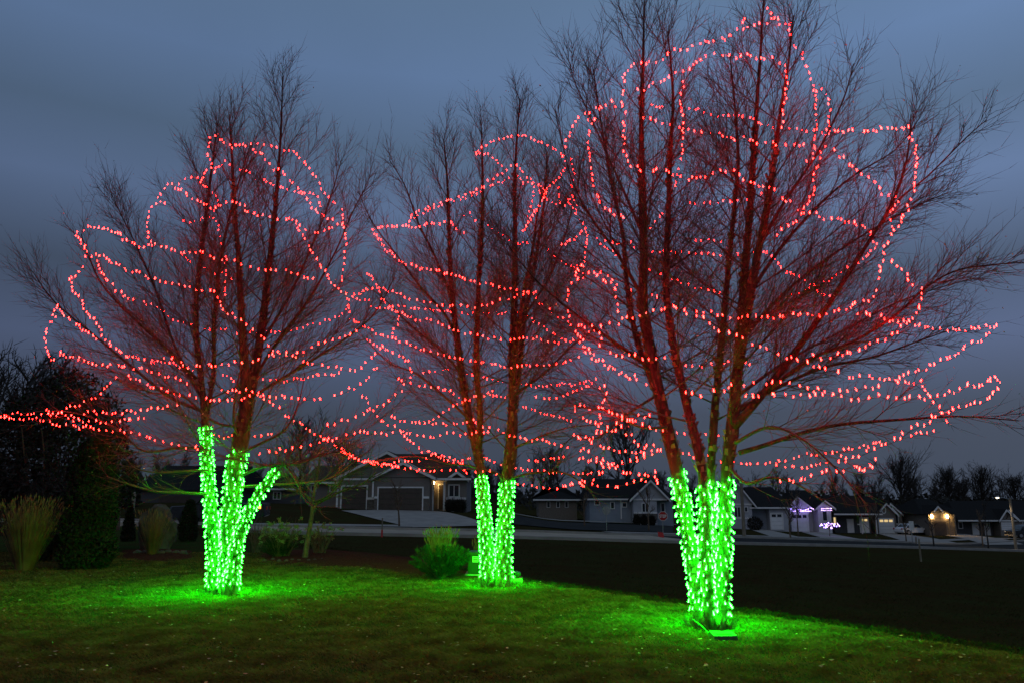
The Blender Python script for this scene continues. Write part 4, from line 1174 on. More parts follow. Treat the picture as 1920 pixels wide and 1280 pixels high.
SR_top = [
 '1056,295 1059,273 1066,261 1070,242 1080,228 1091,217 1100,215 1112,207 1125,203 1144,193 1153,197 1166,201 1170,211 1170,242 1170,264 1172,292 1178,307 1183,317 1197,317 1211,321 1225,320 1241,322 1255,324 1265,333 1287,338 1307,333 1326,332 1346,325 1363,322 1380,324 1391,329 1401,345 1416,346 1425,353 1440,352 1453,350 1461,367 1481,380 1485,387 1499,395 1518,402 1533,404 1549,414 1556,414 1570,412 1581,416 1604,420 1622,429 1634,441 1641,456 1645,467',
 '1100,226 1120,222 1112,229 1109,245 1103,254 1103,273 1106,292 1108,304 1109,323 1112,348 1119,370 1128,386 1136,398 1156,403 1175,414',
 '1166,201 1169,182 1169,167 1170,148 1178,132 1187,123 1198,123 1209,123 1221,116 1231,115 1249,105 1259,96 1270,94 1282,92 1292,95 1302,87 1314,84 1326,82 1337,80 1349,72 1361,75 1371,65 1382,55 1392,42 1402,32',
 '1385,58 1396,57 1408,52 1420,50 1431,44 1444,41 1452,38 1460,37 1467,32',
 '1435,12 1440,17 1445,21 1452,32 1460,45 1470,42 1483,42 1482,58 1480,71 1491,88 1504,101 1506,116 1514,133 1521,152 1523,165 1529,184 1529,202 1531,225 1531,244 1527,262 1527,285 1521,300 1512,307',
 '1523,165 1540,172 1551,182 1559,204 1553,225 1555,246 1546,262 1544,279 1536,296 1532,319 1527,337 1529,356 1517,375 1516,386 1502,397 1495,416 1480,427 1450,444',
 '>1216,197 1244,202 1257,205 1276,203 1295,205 1309,207 1322,212 1334,217 1349,220 1360,222 1375,219 1389,221 1414,226 1425,235 1439,236 1450,240 1477,240 1497,245 1517,246 1544,247',
 '1204,221 1217,225 1230,227 1241,232 1260,238 1280,240 1294,244 1320,251 1349,251 1361,260 1376,262 1392,261 1407,262 1420,270 1436,270 1451,270 1466,271 1480,277 1495,278 1512,273',
 '1277,152 1281,162 1279,175 1275,187 1280,220 1279,227 1280,237 1280,262 1279,290 1275,310',
 '1197,172 1210,169 1219,160 1240,154 1251,151 1260,142 1271,137 1279,137 1294,129 1304,125 1311,112 1325,109 1337,105 1357,106 1372,109 1395,107 1414,106 1426,112 1447,110 1460,115 1472,127 1476,140 1475,165 1472,190 1470,212 1465,240',
 '>1284,381 1298,383 1318,381 1335,384 1352,380 1371,380 1383,376 1398,377 1421,370 1430,364',
 '>1298,451 1312,453 1322,454 1338,454 1349,454 1356,457',
 '>1211,426 1221,430 1228,418 1235,411 1248,395 1256,378 1256,361 1266,354 1270,330 1273,311',
]
SR_right = [
 '1544,247 1570,249 1596,247 1630,247 1649,244 1671,244 1694,240 1709,244 1707,261 1716,268 1716,289 1722,306 1718,319 1716,337 1714,360 1709,379 1705,392 1694,405 1686,424 1673,435 1667,450 1658,461 1656,482 1654,501 1647,520 1643,535 1637,554 1626,567 1609,571 1592,580',
 '1562,281 1574,294 1591,307 1607,322 1626,334 1645,345 1656,364 1679,371 1681,386 1671,397 1669,416 1673,431',
 '>1459,557 1484,553 1495,551 1511,546 1520,539 1537,534 1546,529 1570,516 1585,507 1598,501 1612,490 1626,481 1643,464',
 '1664,488 1675,497 1690,505 1696,514 1707,526 1716,537 1731,541 1729,559 1727,572 1720,591 1711,604 1694,612 1677,625 1664,636 1647,640 1632,647 1611,655 1585,664 1562,668 1540,672 1521,666',
 '1592,580 1615,589 1634,593 1656,595 1664,604 1686,604 1709,606 1731,612 1757,617 1787,620 1817,618 1847,614 1866,612 1859,625 1847,632 1838,642 1823,644 1806,655 1793,668 1774,676 1759,677 1744,685 1731,694 1716,700 1697,704 1682,711 1696,717 1712,717 1727,719 1731,732 1742,743 1752,749 1759,762 1769,773 1778,786 1780,799',
 '1300,592 1322,602 1336,614 1358,625 1384,634 1407,644 1427,655 1439,653 1454,664 1467,676 1484,672 1499,676 1512,685 1534,687 1551,694 1574,698 1591,706 1619,706 1630,709 1649,709 1667,715 1686,715',
]
SR_low_right = [
 '1274,737 1296,737 1307,747 1322,739 1352,737 1369,721 1382,724 1401,724 1427,719 1446,721 1461,721 1504,721 1521,732 1544,732 1557,739 1583,737 1596,730 1609,728 1634,728 1649,726 1652,719',
 '1390,739 1409,743 1437,739 1467,739 1499,741 1529,739 1562,741 1583,740 1596,747 1624,749 1639,749 1649,743 1666,749 1692,749 1718,747 1742,745 1767,741 1784,737 1799,734 1814,721 1832,724 1844,721 1849,711 1866,711 1876,719 1870,730 1862,741 1846,754 1832,758 1817,760 1806,766 1784,767 1757,779 1746,788 1742,796 1727,799 1716,801 1705,809 1694,820 1679,826 1664,833 1645,837 1632,846 1607,856 1585,863 1566,863',
 '>1757,807 1744,811 1733,814 1720,812 1705,822',
 '>1664,833 1645,830 1617,839 1596,841 1581,846 1559,846 1540,852 1527,852 1506,852 1487,863 1471,867 1456,867 1435,869 1411,871 1396,871 1377,869 1351,865 1334,856 1300,857 1276,848 1262,844 1240,841',
 '1559,846 1570,854 1583,863 1594,874 1607,878 1621,884 1630,876 1637,867 1645,865 1638,870 1628,878 1618,882 1608,880 1600,872',
 '>1456,874 1480,874 1502,876 1529,874 1540,869 1551,867',
 '1452,908 1465,904 1487,902 1502,899 1517,897 1532,891 1546,887 1566,884 1581,884 1594,876',
 '>1240,809 1276,814 1315,812 1356,818',
]
DL, DM, DR = 14.0, 15.1, 10.5
red_string('red string lights looping round the top of the birch beside the conifer hedge', 'L', SL_top, DL, XL, 3.4, 5, 1, 0.104)
red_string('red string lights spreading sideways through the middle of the birch beside the conifer hedge', 'L', SL_mid, DL, XL, 3.9, 5, 2, 0.104)
red_string('lowest red string lights reaching out past the conifer hedge from the birch', 'L', SL_low, DL, XL, 4.6, 5, 3, 0.104)
red_string('red string lights zigzagging through the upper stems of the middle birch', 'M', SM_top, DM, XM, 2.7, 5, 4, 0.094)
red_string('red string lights crossing the bare stems of the middle birch at half height', 'M', SM_mid, DM, XM, 3.0, 5, 5, 0.104)
red_string('red string lights sagging over the taupe house roof from the middle birch', 'M', SM_low, DM, XM, 3.2, 5, 6, 0.102)
red_string('tangled red string lights hanging low over the blue grey house from the largest birch', 'R', SR_low_left, DR, XR, 2.4, 5, 7, 0.078)
red_string('red string lights along the limbs of the largest birch that reach towards the middle birch', 'R', SR_left, DR, XR, 2.3, 5, 8, 0.086)
red_string('red string lights crowning the very top of the largest birch', 'R', SR_top, DR, XR, 2.4, 4.5, 9, 0.092)
red_string('red string lights outlining the field side of the largest birch at mid height', 'R', SR_right, DR, XR, 4.2, 4.5, 10, 0.088)
red_string('red string lights on the long low limbs of the largest birch over the field', 'R', SR_low_right, DR, XR, 4.4, 4.5, 11, 0.097)

# green lights wound round each wrapped stem
def green_wrap(label, stem, y_top_px, D, seed, pitch=0.092, spacing=0.086, z0=0.12):
    rnd = random.Random(seed)
    pts, rads = resample(stem[0], stem[1], 0.02)
    zt = P(960, y_top_px, D).z
    pos, wire = [], []
    ang, acc = rnd.uniform(0, 6), 0.0
    for i in range(len(pts)-1):
        if pts[i].z < z0 or pts[i].z > zt: continue
        d = (pts[i+1]-pts[i]); L = d.length; d.normalize()
        r = rads[i]+0.016
        turns = L/pitch
        nst = max(1, int(turns*10))
        for k in range(nst):
            ang += turns*2*math.pi/nst
            c = pts[i].lerp(pts[i+1], k/nst)
            a = tilt_dir(d, math.pi/2, ang)
            q = c+a*r
            wire.append(q)
            acc += turns*2*math.pi*r/nst
            if acc > spacing:
                acc -= spacing*rnd.uniform(.75, 1.25)
                pos.append((q+a*0.012+d*0.02+d*rnd.uniform(-.025, .025)+d.cross(a)*rnd.uniform(-.015, .015), a))
    root = thing('green_light_string', tuple(wire[0]), label, 'string lights', 'green light strings wound round the trunks')
    w = MB(); w.tube(wire, [.003]*len(wire), 3, cap=False); w.build('wire', MT['wire'], root)
    if len(pos) > 300: rnd.shuffle(pos); pos.sort(key=lambda p: p[0].y)
    for c, a in pos[:300]: place_bulb(GREEN_BULB, c, root, rnd, 0.45, a)
    if len(pos) > 300: rest_bulbs(GREEN_BULB, [q[0] for q in pos[300:]], root, MT['green'], rnd)
    print('WRAP', label, len(pos))
SL, SM, SR = TREES['L'][1], TREES['M'][1], TREES['R'][1]
green_wrap('green string lights on the slim upright stem of the birch beside the conifer hedge', SL[0], 800, 14.1, 21)
green_wrap('green string lights on the thick central stem of the birch beside the conifer hedge', SL[1], 848, 13.9, 22)
green_wrap('green string lights on the short stub leaning out of the birch trunk', SL[3], 872, 13.3, 23, z0=0.15)
green_wrap('green string lights on the trunk of the middle birch closest to the utility cabinet', SM[0], 893, 15.1, 24)
green_wrap('green string lights on the trunk of the middle birch turned towards the field', SM[2], 901, 15.1, 25)
green_wrap('green string lights on the leaning outer trunk of the largest birch', SR[0], 885, 10.5, 26, 0.092, 0.086, 0.17)
green_wrap('green string lights on the central trunk of the largest birch above the cable box', SR[2], 908, 10.3, 27, 0.092, 0.086, 0.17)
green_wrap('green string lights on the central trunk of the largest birch on its street side', SR[3], 900, 10.8, 28, 0.092, 0.086, 0.17)
green_wrap('green string lights on the trunk of the largest birch under its longest limb', SR[4], 900, 10.5, 29, 0.092, 0.086, 0.17)
# ================================================================== GARDEN AND STREET THINGS
def bare_tree(name, label, px, py_base, py_top, D, wpx, seed, mat='darktwig', tr=None, twig_r=0.03, group=None, levels=3, base=None, nb0=12, up=0.10, split=0.3):
    rnd = random.Random(seed)
    p = P(px, py_base, D) if base is None else base
    p = Vector((p.x, p.y, terrain(p.x, p.y)))
    H = P(px, py_top, D).z-p.z
    W = wpx*D/FPX/2
    tr = tr or H*0.022
    root = thing(name, tuple(p), label, 'tree', group)
    trunk = wander(rnd, p-Vector((0, 0, .1)), UP, H*0.92, 8, .2, .05)
    MB().tube(trunk, [tr*(1-.85*i/8) for i in range(9)], 7).build('trunk', MT[mat], root, smooth_=True)
    cw = MB()
    def rec(pts, L, r, lvl, n):
        for j in range(n):
            t = split+(1-split)*(j+rnd.random())/n if lvl == 0 else .2+.8*(j+rnd.random())/n
            q, d, _, _ = along(pts, t)
            az = rnd.uniform(0, 6.28)
            if lvl == 0:
                el = rnd.uniform(.35, .95)+.3*t
                dd = Vector((math.cos(az)*math.cos(el), math.sin(az)*math.cos(el), math.sin(el)))
                cl = min((H-(q.z-p.z))*1.0+.1*H, W*1.15/max(.35, math.cos(el)))*rnd.uniform(.65, 1.05)
            else:
                dd = tilt_dir(d, rnd.uniform(.4, .9), az); cl = L*rnd.uniform(.3, .55)
            ns = 4 if lvl < 2 else 2
            c = wander(rnd, q, dd, cl, ns, up, .12)
            rr = max(twig_r, r*.45)
            cw.tube(c, [rr*(1-.6*i/ns) for i in range(ns+1)], 3 if lvl else 4, cap=False, tip=True)
            if lvl < levels-1: rec(c, cl, rr, lvl+1, 7 if lvl == 0 else 6)
    rec(trunk, H, tr, 0, nb0)
    cw.build('crown', MT[mat], root, kind='stuff')
    return root
# bare trees on the skyline
SKY = [(1692, 960, 866, 170, 92, 'round crowned bare tree standing above the twin gabled house'),
       (1778, 960, 884, 180, 50, 'narrow bare tree behind the garage house with glowing lamps'),
       (1845, 960, 886, 176, 62, 'broad bare tree behind the long dark house'),
       (1905, 960, 898, 190, 50, 'bare tree on the skyline beyond the street lamp'),
       (1800, 960, 908, 200, 50, 'small bare tree between the two bigger ones behind the dark house')]
for i, (px, pb, pt, D, w, lb) in enumerate(SKY):
    bare_tree('bare_tree', lb, px, pb, pt, D, w, 100+i, twig_r=0.034, group='bare trees on the skyline', nb0=38, split=.22)
SKL = [(25, 960, 682, 60, 110, 'tall twisted bare tree rising behind the dense round thicket'), (85, 960, 692, 64, 80, 'bare tree with curled limbs behind the dense round thicket'), (-30, 960, 700, 58, 90, 'bare tree behind the thicket on the ornamental grass side')]
for i, (px, pb, pt, D, w, lb) in enumerate(SKL):
    bare_tree('bare_tree', lb, px, pb, pt, D, w, 140+i, twig_r=0.028, group='bare trees behind the thicket', nb0=20)
bare_tree('bare_tree', 'bare tree behind the roof ridge of the blue grey house', 1180, 965, 800, 130, 110, 160, twig_r=0.04, group='bare trees on the skyline', nb0=20)
bare_tree('bare_tree', 'bare tree behind the tan brick house', 1030, 962, 850, 140, 90, 161, twig_r=0.04, group='bare trees on the skyline', nb0=18)
bare_tree('bare_tree', 'bare tree behind the taupe house roof', 640, 955, 835, 115, 130, 162, twig_r=0.035, group='bare trees on the skyline', nb0=20)
bare_tree('bare_tree', 'bare tree between the dim far house and the taupe house', 560, 955, 800, 105, 90, 163, twig_r=0.03, group='bare trees on the skyline', nb0=18)
# the far wood closing the horizon
rnd = random.Random(7)
fw = MB()
for i in range(230):
    y = rnd.uniform(185, 260)
    x = rnd.uniform(-0.72, 0.80)*y
    z0 = terrain(x, y)
    H = rnd.uniform(6, 10.5)*(1.0 if x > 0 else 0.85)
    t = wander(rnd, Vector((x, y, z0)), UP, H, 5, .2, .07)
    fw.tube(t, [.22*(1-.8*k/5) for k in range(6)], 4, cap=False)
    for j in range(26):
        q, d, _, _ = along(t, rnd.uniform(.15, 1))
        c = wander(rnd, q, tilt_dir(d, rnd.uniform(.4, 1.0), rnd.uniform(0, 6.3)), rnd.uniform(1.2, 3.2), 3, .1, .15)
        fw.tube(c, [.09, .07, .05, .02], 3, cap=False, tip=True)
        for m in range(4):
            q2, d2, _, _ = along(c, rnd.uniform(.2, 1))
            c2 = wander(rnd, q2, tilt_dir(d2, .7, rnd.uniform(0, 6.3)), rnd.uniform(.6, 1.6), 2, .1, .15)
            fw.tube(c2, [.06, .05, .02], 3, cap=False, tip=True)
o = fw.build('far_wood', MT['darktwig'], kind='stuff')
tag(o, 'band of bare woodland along the horizon behind the houses', 'woodland')
def leaf_cloud(b, rnd, n, fn, size):
    for _ in range(n):
        c, nrm = fn()
        a = tilt_dir(nrm, rnd.uniform(.3, 1.2), rnd.uniform(0, 6.28)); w = a.cross(nrm)
        if w.length < 1e-4: continue
        w.normalize(); s = size*rnd.uniform(.6, 1.3)
        b.quad(c-w*s*.4, c+a*s*.5-w*s*.1, c+a*s+w*s*.1, c+w*s*.4+a*s*.3)
# evergreen hedge line below the wood
hb = MB()
def fh():
    y = rnd.uniform(150, 180); x = rnd.uniform(-.7, .78)*y
    z0 = terrain(x, y)
    top = 3.2+1.6*mnoise.noise(Vector((x*.06, y*.06, 3)))+(2.2 if x > 30 else 0)
    return Vector((x, y, z0+rnd.uniform(0, 1)**.7*top)), Vector((rnd.uniform(-1, 1), -1, rnd.uniform(0, 1))).normalized()
leaf_cloud(hb, rnd, 9000, fh, 1.1)
o = hb.build('far_hedge', MT['darkleaf'], kind='stuff')
tag(o, 'dark scrub along the foot of the far woodland', 'scrub')

# --- dense thicket, arborvitae, ornamental grass at the left
def thicket(name, label, pxc, py0, py1, D, wpx, seed, mat, n, cat='shrub', leaf=.10, group=None, irregular=.25):
    rnd = random.Random(seed)
    b0 = P(pxc, py0, D); b0.z = terrain(b0.x, b0.y)
    H = P(pxc, py1, D).z-b0.z; W = wpx*D/FPX/2
    root = thing(name, tuple(b0), label, cat, group)
    tm = MB()
    for k in range(9):
        a = rnd.uniform(0, 6.28)
        q = wander(rnd, b0+Vector((math.cos(a)*.15*W, math.sin(a)*.15*W, 0)), Vector((math.cos(a)*.4, math.sin(a)*.4, 1)), H*.75, 5, .05, .1)
        tm.tube(q, [.06*(1-.8*i/5) for i in range(6)], 5)
    tm.build('trunk', MT['greybark'], root)
    cl = MB()
    def fn():
        while True:
            v = Vector((rnd.uniform(-1, 1), rnd.uniform(-1, 1), rnd.uniform(-1, 1)))
            if v.length <= 1: break
        v = v.normalized()*(v.length**.5)
        k = 1+irregular*mnoise.noise(v*2.2+Vector((seed, 0, 0)))
        c = Vector((b0.x+v.x*W*k, b0.y+v.y*W*k*.8, b0.z+H*.52+v.z*H*.5*k))
        if c.z < b0.z: c.z = b0.z+rnd.uniform(0, .2)
        return c, (v+Vector((0, 0, .3))).normalized()
    leaf_cloud(cl, rnd, n, fn, leaf)
    for k in range(260):
        c, d = fn()
        q = wander(rnd, c, (d+UP*.4), rnd.uniform(.3, .8), 3, .03, .12)
        cl.tube(q, [.012, .009, .006, .003], 3, cap=False, tip=True)
    cl.build('crown', MT[mat], root, kind='stuff')
    return root
thicket('thicket', 'dense dark rounded thicket behind the ornamental grass', 90, 1015, 712, 24, 250, 5, 'darkleaf', 14000, leaf=.16)
thicket('thicket', 'low dark shrub mass between the ornamental grass and the columnar conifer', 105, 1040, 900, 21, 120, 6, 'darkleaf', 5000, leaf=.12)
# columnar conifer
def conifer(label, pxc, py0, py1, D, wpx, seed, mat, n, leaf=.07, power=.5):
    rnd = random.Random(seed)
    b0 = P(pxc, py0, D); b0.z = terrain(b0.x, b0.y)
    H = P(pxc, py1, D).z-b0.z; W = wpx*D/FPX/2
    root = thing('conifer', tuple(b0), label, 'conifer', 'evergreens in the garden')
    MB().tube([b0-Vector((0, 0, .1)), b0+Vector((0, 0, H*.5)), b0+Vector((0, 0, H*.95))], [.06, .04, .012], 6).build('trunk', MT['greybark'], root)
    cl = MB()
    def fn():
        t = rnd.random()**.9; a = rnd.uniform(0, 6.28)
        prof = (1-t)**power*(1 if t > .1 else .75+2.5*t)
        k = prof*W*(1+.22*mnoise.noise(Vector((math.cos(a)*1.5, math.sin(a)*1.5, t*7+seed))))*math.sqrt(rnd.uniform(.35, 1))
        return b0+Vector((math.cos(a)*k, math.sin(a)*k, t*H)), Vector((math.cos(a)*.6, math.sin(a)*.6, .8)).normalized()
    leaf_cloud(cl, rnd, n, fn, leaf)
    cl.build('crown', MT[mat], root, kind='stuff')
    return root
conifer('dense columnar evergreen standing at the lawn edge beside the ornamental grass', 158, 1064, 822, 18.8, 98, 8, 'arbor', 26000, .085, .28)
conifer('small dark pointed conifer beside the boulder', 240, 1003, 945, 30, 26, 9, 'arbor', 3000, .09, .8)
conifer('far pointed evergreen beside the low dark house', 238, 955, 865, 70, 44, 10, 'darkleaf', 2500, .25, .7)
conifer('dark round evergreen in front of the parked pickup', 352, 1008, 938, 30, 34, 12, 'arbor', 4000, .09, .35)
def ornamental_grass(label, pxc, py0, py1, D, wpx, seed, n, group='clumps of dry ornamental grass'):
    rnd = random.Random(seed)
    b0 = P(pxc, py0, D); b0.z = terrain(b0.x, b0.y)
    H = P(pxc, py1, D).z-b0.z; W = wpx*D/FPX/2
    root = thing('ornamental_grass', tuple(b0), label, 'ornamental grass', group)
    bl = MB(); pl = MB()
    for k in range(n):
        a = rnd.uniform(0, 6.28); r = rnd.uniform(0, .22)*W
        p0 = b0+Vector((math.cos(a)*r, math.sin(a)*r, -.02))
        lean = rnd.uniform(.05, 1.0)**.8*W/H*1.0
        h = H*rnd.uniform(.55, 1.0)
        d = Vector((math.cos(a)*lean, math.sin(a)*lean, 1)).normalized()
        q = wander(rnd, p0, d, h, 5, -.02-.05*rnd.random(), .03)
        w = rnd.uniform(.004, .008)
        s = Vector((math.cos(a+1.57), math.sin(a+1.57), 0))
        for i in range(5):
            w0, w1 = w*(1-.16*i), w*(1-.16*(i+1))
            bl.quad(q[i]-s*w0, q[i]+s*w0, q[i+1]+s*w1, q[i+1]-s*w1)
        if rnd.random() < .3:
            t = q[-1]
            pl.tube(wander(rnd, t, d, rnd.uniform(.08, .16), 2, 0, .1), [.003, .011, .002], 4, cap=False)
    bl.build('blades', MT['drygrass'], root, kind='stuff')
    pl.build('plumes', MT['drygrass'], root, kind='stuff')
ornamental_grass('tall dry ornamental grass clump beside the columnar evergreen', 45, 1072, 930, 18.2, 120, 15, 1300)
ornamental_grass('dry feathery grass growing out of the low juniper', 826, 1072, 990, 16.9, 62, 16, 560)
ornamental_grass('dead grass clump standing in front of the boulder', 285, 1040, 952, 22.5, 66, 17, 420)
ornamental_grass('thin dry grass tuft behind the utility cabinet', 893, 1062, 1006, 19, 18, 18, 70)
# juniper
def juniper(label, pxc, py0, py1, D, wpx, seed, n):
    rnd = random.Random(seed)
    b0 = P(pxc, py0, D); b0.z = terrain(b0.x, b0.y)
    H = P(pxc, py1, D).z-b0.z; W = wpx*D/FPX/2
    root = thing('juniper_shrub', tuple(b0), label, 'shrub', 'evergreens in the garden')
    st = MB(); cl = MB()
    for k in range(70):
        a = rnd.uniform(0, 6.28); e = rnd.uniform(.35, 1.25)
        d = Vector((math.cos(a)*math.cos(e), math.sin(a)*math.cos(e), math.sin(e)))
        L = H*math.sin(e)*rnd.uniform(.7, 1.1)+W*math.cos(e)*rnd.uniform(.7, 1.0)
        q = wander(rnd, b0, d, L, 6, .03, .08)
        st.tube(q, [.012*(1-.8*i/6) for i in range(7)], 4, cap=False)
        for j in range(n//70):
            c, dd, _, _ = along(q, rnd.uniform(.25, 1))
            t = wander(rnd, c, tilt_dir(dd, rnd.uniform(.3, .9), rnd.uniform(0, 6.28)), rnd.uniform(.05, .12), 2, .06, .1)
            cl.tube(t, [.009, .007, .002], 3, cap=False, tip=True)
    st.build('stems', MT['greybark'], root, kind='stuff')
    cl.build('foliage', MT['juniper'], root, kind='stuff')
juniper('low spreading green juniper at the lawn edge beside the utility cabinet', 826, 1085, 1034, 16.4, 100, 31, 7000)
juniper('small green juniper hidden at the foot of the young tree', 520, 1050, 1015, 22, 60, 32, 2500)
# young ornamental tree in the bed
b0 = P(570, 1048, 21.4); b0.z = terrain(b0.x, b0.y)
yt = thing('young_tree', tuple(b0), 'young smooth barked tree with spreading fork in the mulch bed', 'tree')
rnd = random.Random(55)
k = 21.4/FPX
def ytube(nm, tr, mat='greybark'):
    pts = [P(x, y, 21.4+o) for x, y, d, o in tr]; rads = [d/2*k for x, y, d, o in tr]
    pts, rads = spline3(pts, rads, 5)
    MB().tube(pts, rads, 8).build(nm, MT[mat], yt, smooth_=True)
    return pts, rads
LM = [[(571, 1052, 12, 0), (577, 1010, 9.5, 0), (584, 970, 8, 0), (587, 945, 8, 0)],
      [(587, 947, 6, 0), (575, 930, 5, .1), (555, 915, 4, .2), (540, 905, 2.5, .3), (525, 880, 1.6, .3)],
      [(587, 947, 6, 0), (610, 935, 5, -.2), (640, 920, 4, -.3), (680, 905, 3, -.5), (705, 885, 1.6, -.6)],
      [(587, 946, 6, 0), (590, 915, 5, 0), (597, 880, 4, .1), (600, 845, 2.5, .2), (605, 800, 1.6, .2)],
      [(589, 930, 4, 0), (570, 900, 3, .4), (560, 870, 2.2, .6), (548, 830, 1.5, .7)],
      [(592, 910, 4, 0), (615, 890, 3, .4), (640, 865, 2.2, .6), (660, 830, 1.5, .7)],
      [(589, 940, 4, 0), (620, 925, 3, -.6), (650, 890, 2.2, -.9), (690, 870, 1.5, -1.)],
      [(589, 935, 4, 0), (560, 920, 3, -.5), (535, 890, 2.2, -.8), (520, 850, 1.5, -.9)]]
tw = MB()
for i, tr in enumerate(LM):
    pts, rads = ytube('trunk' if i == 0 else 'branch', tr)
    if i:
        for j in range(26):
            q, d, _, _ = along(pts, rnd.uniform(.2, 1))
            c = wander(rnd, q, tilt_dir(d, rnd.uniform(.4, .9), rnd.uniform(0, 6.28)), rnd.uniform(.3, .9), 4, .06, .1)
            tw.tube(c, [.008, .007, .006, .005, .003], 3, cap=False, tip=True)
            for m in range(5):
                q2, d2, _, _ = along(c, rnd.uniform(.2, 1))
                c2 = wander(rnd, q2, tilt_dir(d2, .6, rnd.uniform(0, 6.28)), rnd.uniform(.12, .35), 2, .05, .1)
                tw.tube(c2, [.005, .004, .002], 3, cap=False, tip=True)
tw.build('twigs', MT['greybark'], yt, kind='stuff')
# bare flowering shrubs with dried heads
def bare_shrub(label, pxc, py0, py1, D, wpx, seed, n, heads):
    rnd = random.Random(seed)
    b0 = P(pxc, py0, D); b0.z = terrain(b0.x, b0.y)
    H = P(pxc, py1, D).z-b0.z; W = wpx*D/FPX/2
    root = thing('bare_shrub', tuple(b0), label, 'shrub', 'bare shrubs in the mulch bed')
    st = MB(); hd = MB()
    for k in range(n):
        a = rnd.uniform(0, 6.28); lean = rnd.uniform(.1, 1)*W/H
        p0 = b0+Vector((math.cos(a)*W*.3*rnd.random(), math.sin(a)*W*.3*rnd.random(), -.02))
        q = wander(rnd, p0, Vector((math.cos(a)*lean, math.sin(a)*lean, 1)), H*rnd.uniform(.7, 1.05), 6, .02, .07)
        st.tube(q, [.011*(1-.7*i/6) for i in range(7)], 4, cap=False)
        for m in range(4):
            c, d, _, _ = along(q, rnd.uniform(.4, 1))
            e = wander(rnd, c, tilt_dir(d, .6, rnd.uniform(0, 6.28)), rnd.uniform(.15, .4), 3, .04, .1)
            st.tube(e, [.005, .004, .003, .002], 3, cap=False, tip=True)
            if heads and rnd.random() < .35:
                for u in range(12):
                    v = Vector((rnd.uniform(-1, 1), rnd.uniform(-1, 1), rnd.uniform(-.6, 1)))*.05
                    cc = e[-1]+v; s = .018
                    hd.quad(cc+Vector((-s, 0, 0)), cc+Vector((0, -s, s)), cc+Vector((s, 0, .3*s)), cc+Vector((0, s, -s)))
    st.build('stems', MT['greybark'], root, kind='stuff')
    if hd.f: hd.build('dried_flowers', MT['hydr'], root, kind='stuff')
bare_shrub('bare shrub with dried flower heads behind the green wrapped stub', 525, 1044, 985, 22, 90, 41, 46, True)
bare_shrub('bare brown shrub with dried flower heads beside the young tree trunk', 600, 1040, 990, 23, 66, 42, 34, True)
bare_shrub('bare twiggy shrub without flower heads behind the green wrapped stub', 478, 1046, 975, 24, 50, 43, 26, False)
# boulder with stone edging
def rock(b, c, sx, sy, sz, seed, n=10, m=7):
    base = len(b.v)
    for i in range(m+1):
        th = math.pi*i/m
        for j in range(n):
            ph = 2*math.pi*j/n
            v = Vector((math.sin(th)*math.cos(ph), math.sin(th)*math.sin(ph), math.cos(th)))
            kf = 1+.28*mnoise.noise(v*1.6+Vector((seed, seed*.7, 0)))+.1*mnoise.noise(v*4+Vector((seed, 0, 0)))
            b.v.append((c[0]+v.x*sx*kf, c[1]+v.y*sy*kf, c[2]+v.z*sz*kf))
    for i in range(m):
        for j in range(n):
            j2 = (j+1) % n
            b.f.append((base+i*n+j, base+(i+1)*n+j, base+(i+1)*n+j2, base+i*n+j2))
p = P(292, 1030, 25); p.z = terrain(p.x, p.y)
r_ = MB(); rock(r_, (p.x, p.y, p.z+.55), .55, .45, .85, 3, 14, 10)
o = r_.build('boulder', MT['rock'], smooth_=False, origin=tuple(p)); tag(o, 'upright brown boulder behind the dead grass clump', 'boulder')
o_ = thing('stone_edging', tuple(hit(295, 1040)), 'low row of pale edging stones in front of the boulder', 'stone edging')
rnd = random.Random(9)
for i in range(7):
    q = hit(257+i*14.5, 1040+rnd.uniform(-1, 1))
    r_ = MB(); rock(r_, (q.x, q.y, q.z+.06), .13, .10, .09, i*3+1, 8, 5)
    r_.build('stone', MT['rock'], o_)
for i in range(9):
    q = hit(498+i*13+rnd.uniform(-3, 3), 1052+rnd.uniform(-2, 2))
    r_ = MB(); rock(r_, (q.x, q.y, q.z+.02), .07, .06, .05, i*5+2, 7, 4)
    o = r_.build('edging_stone', MT['rock'], origin=tuple(q)); tag(o, 'small pale edging stone along the bed below the young tree', 'stone', 'edging stones below the young tree')
# leaning wooden post
q0, q1 = P(246, 968, 34), P(252, 923, 34); q0.z = terrain(q0.x, q0.y)
o = MB().tube([q0-Vector((0, 0, .1)), q0.lerp(q1, .6), q1, q1+Vector((.01, 0, .03))], [.09, .085, .08, .04], 8).build('wooden_post', MT['wood'], origin=tuple(q0)); tag(o, 'pale weathered post leaning beside the boulder', 'post')
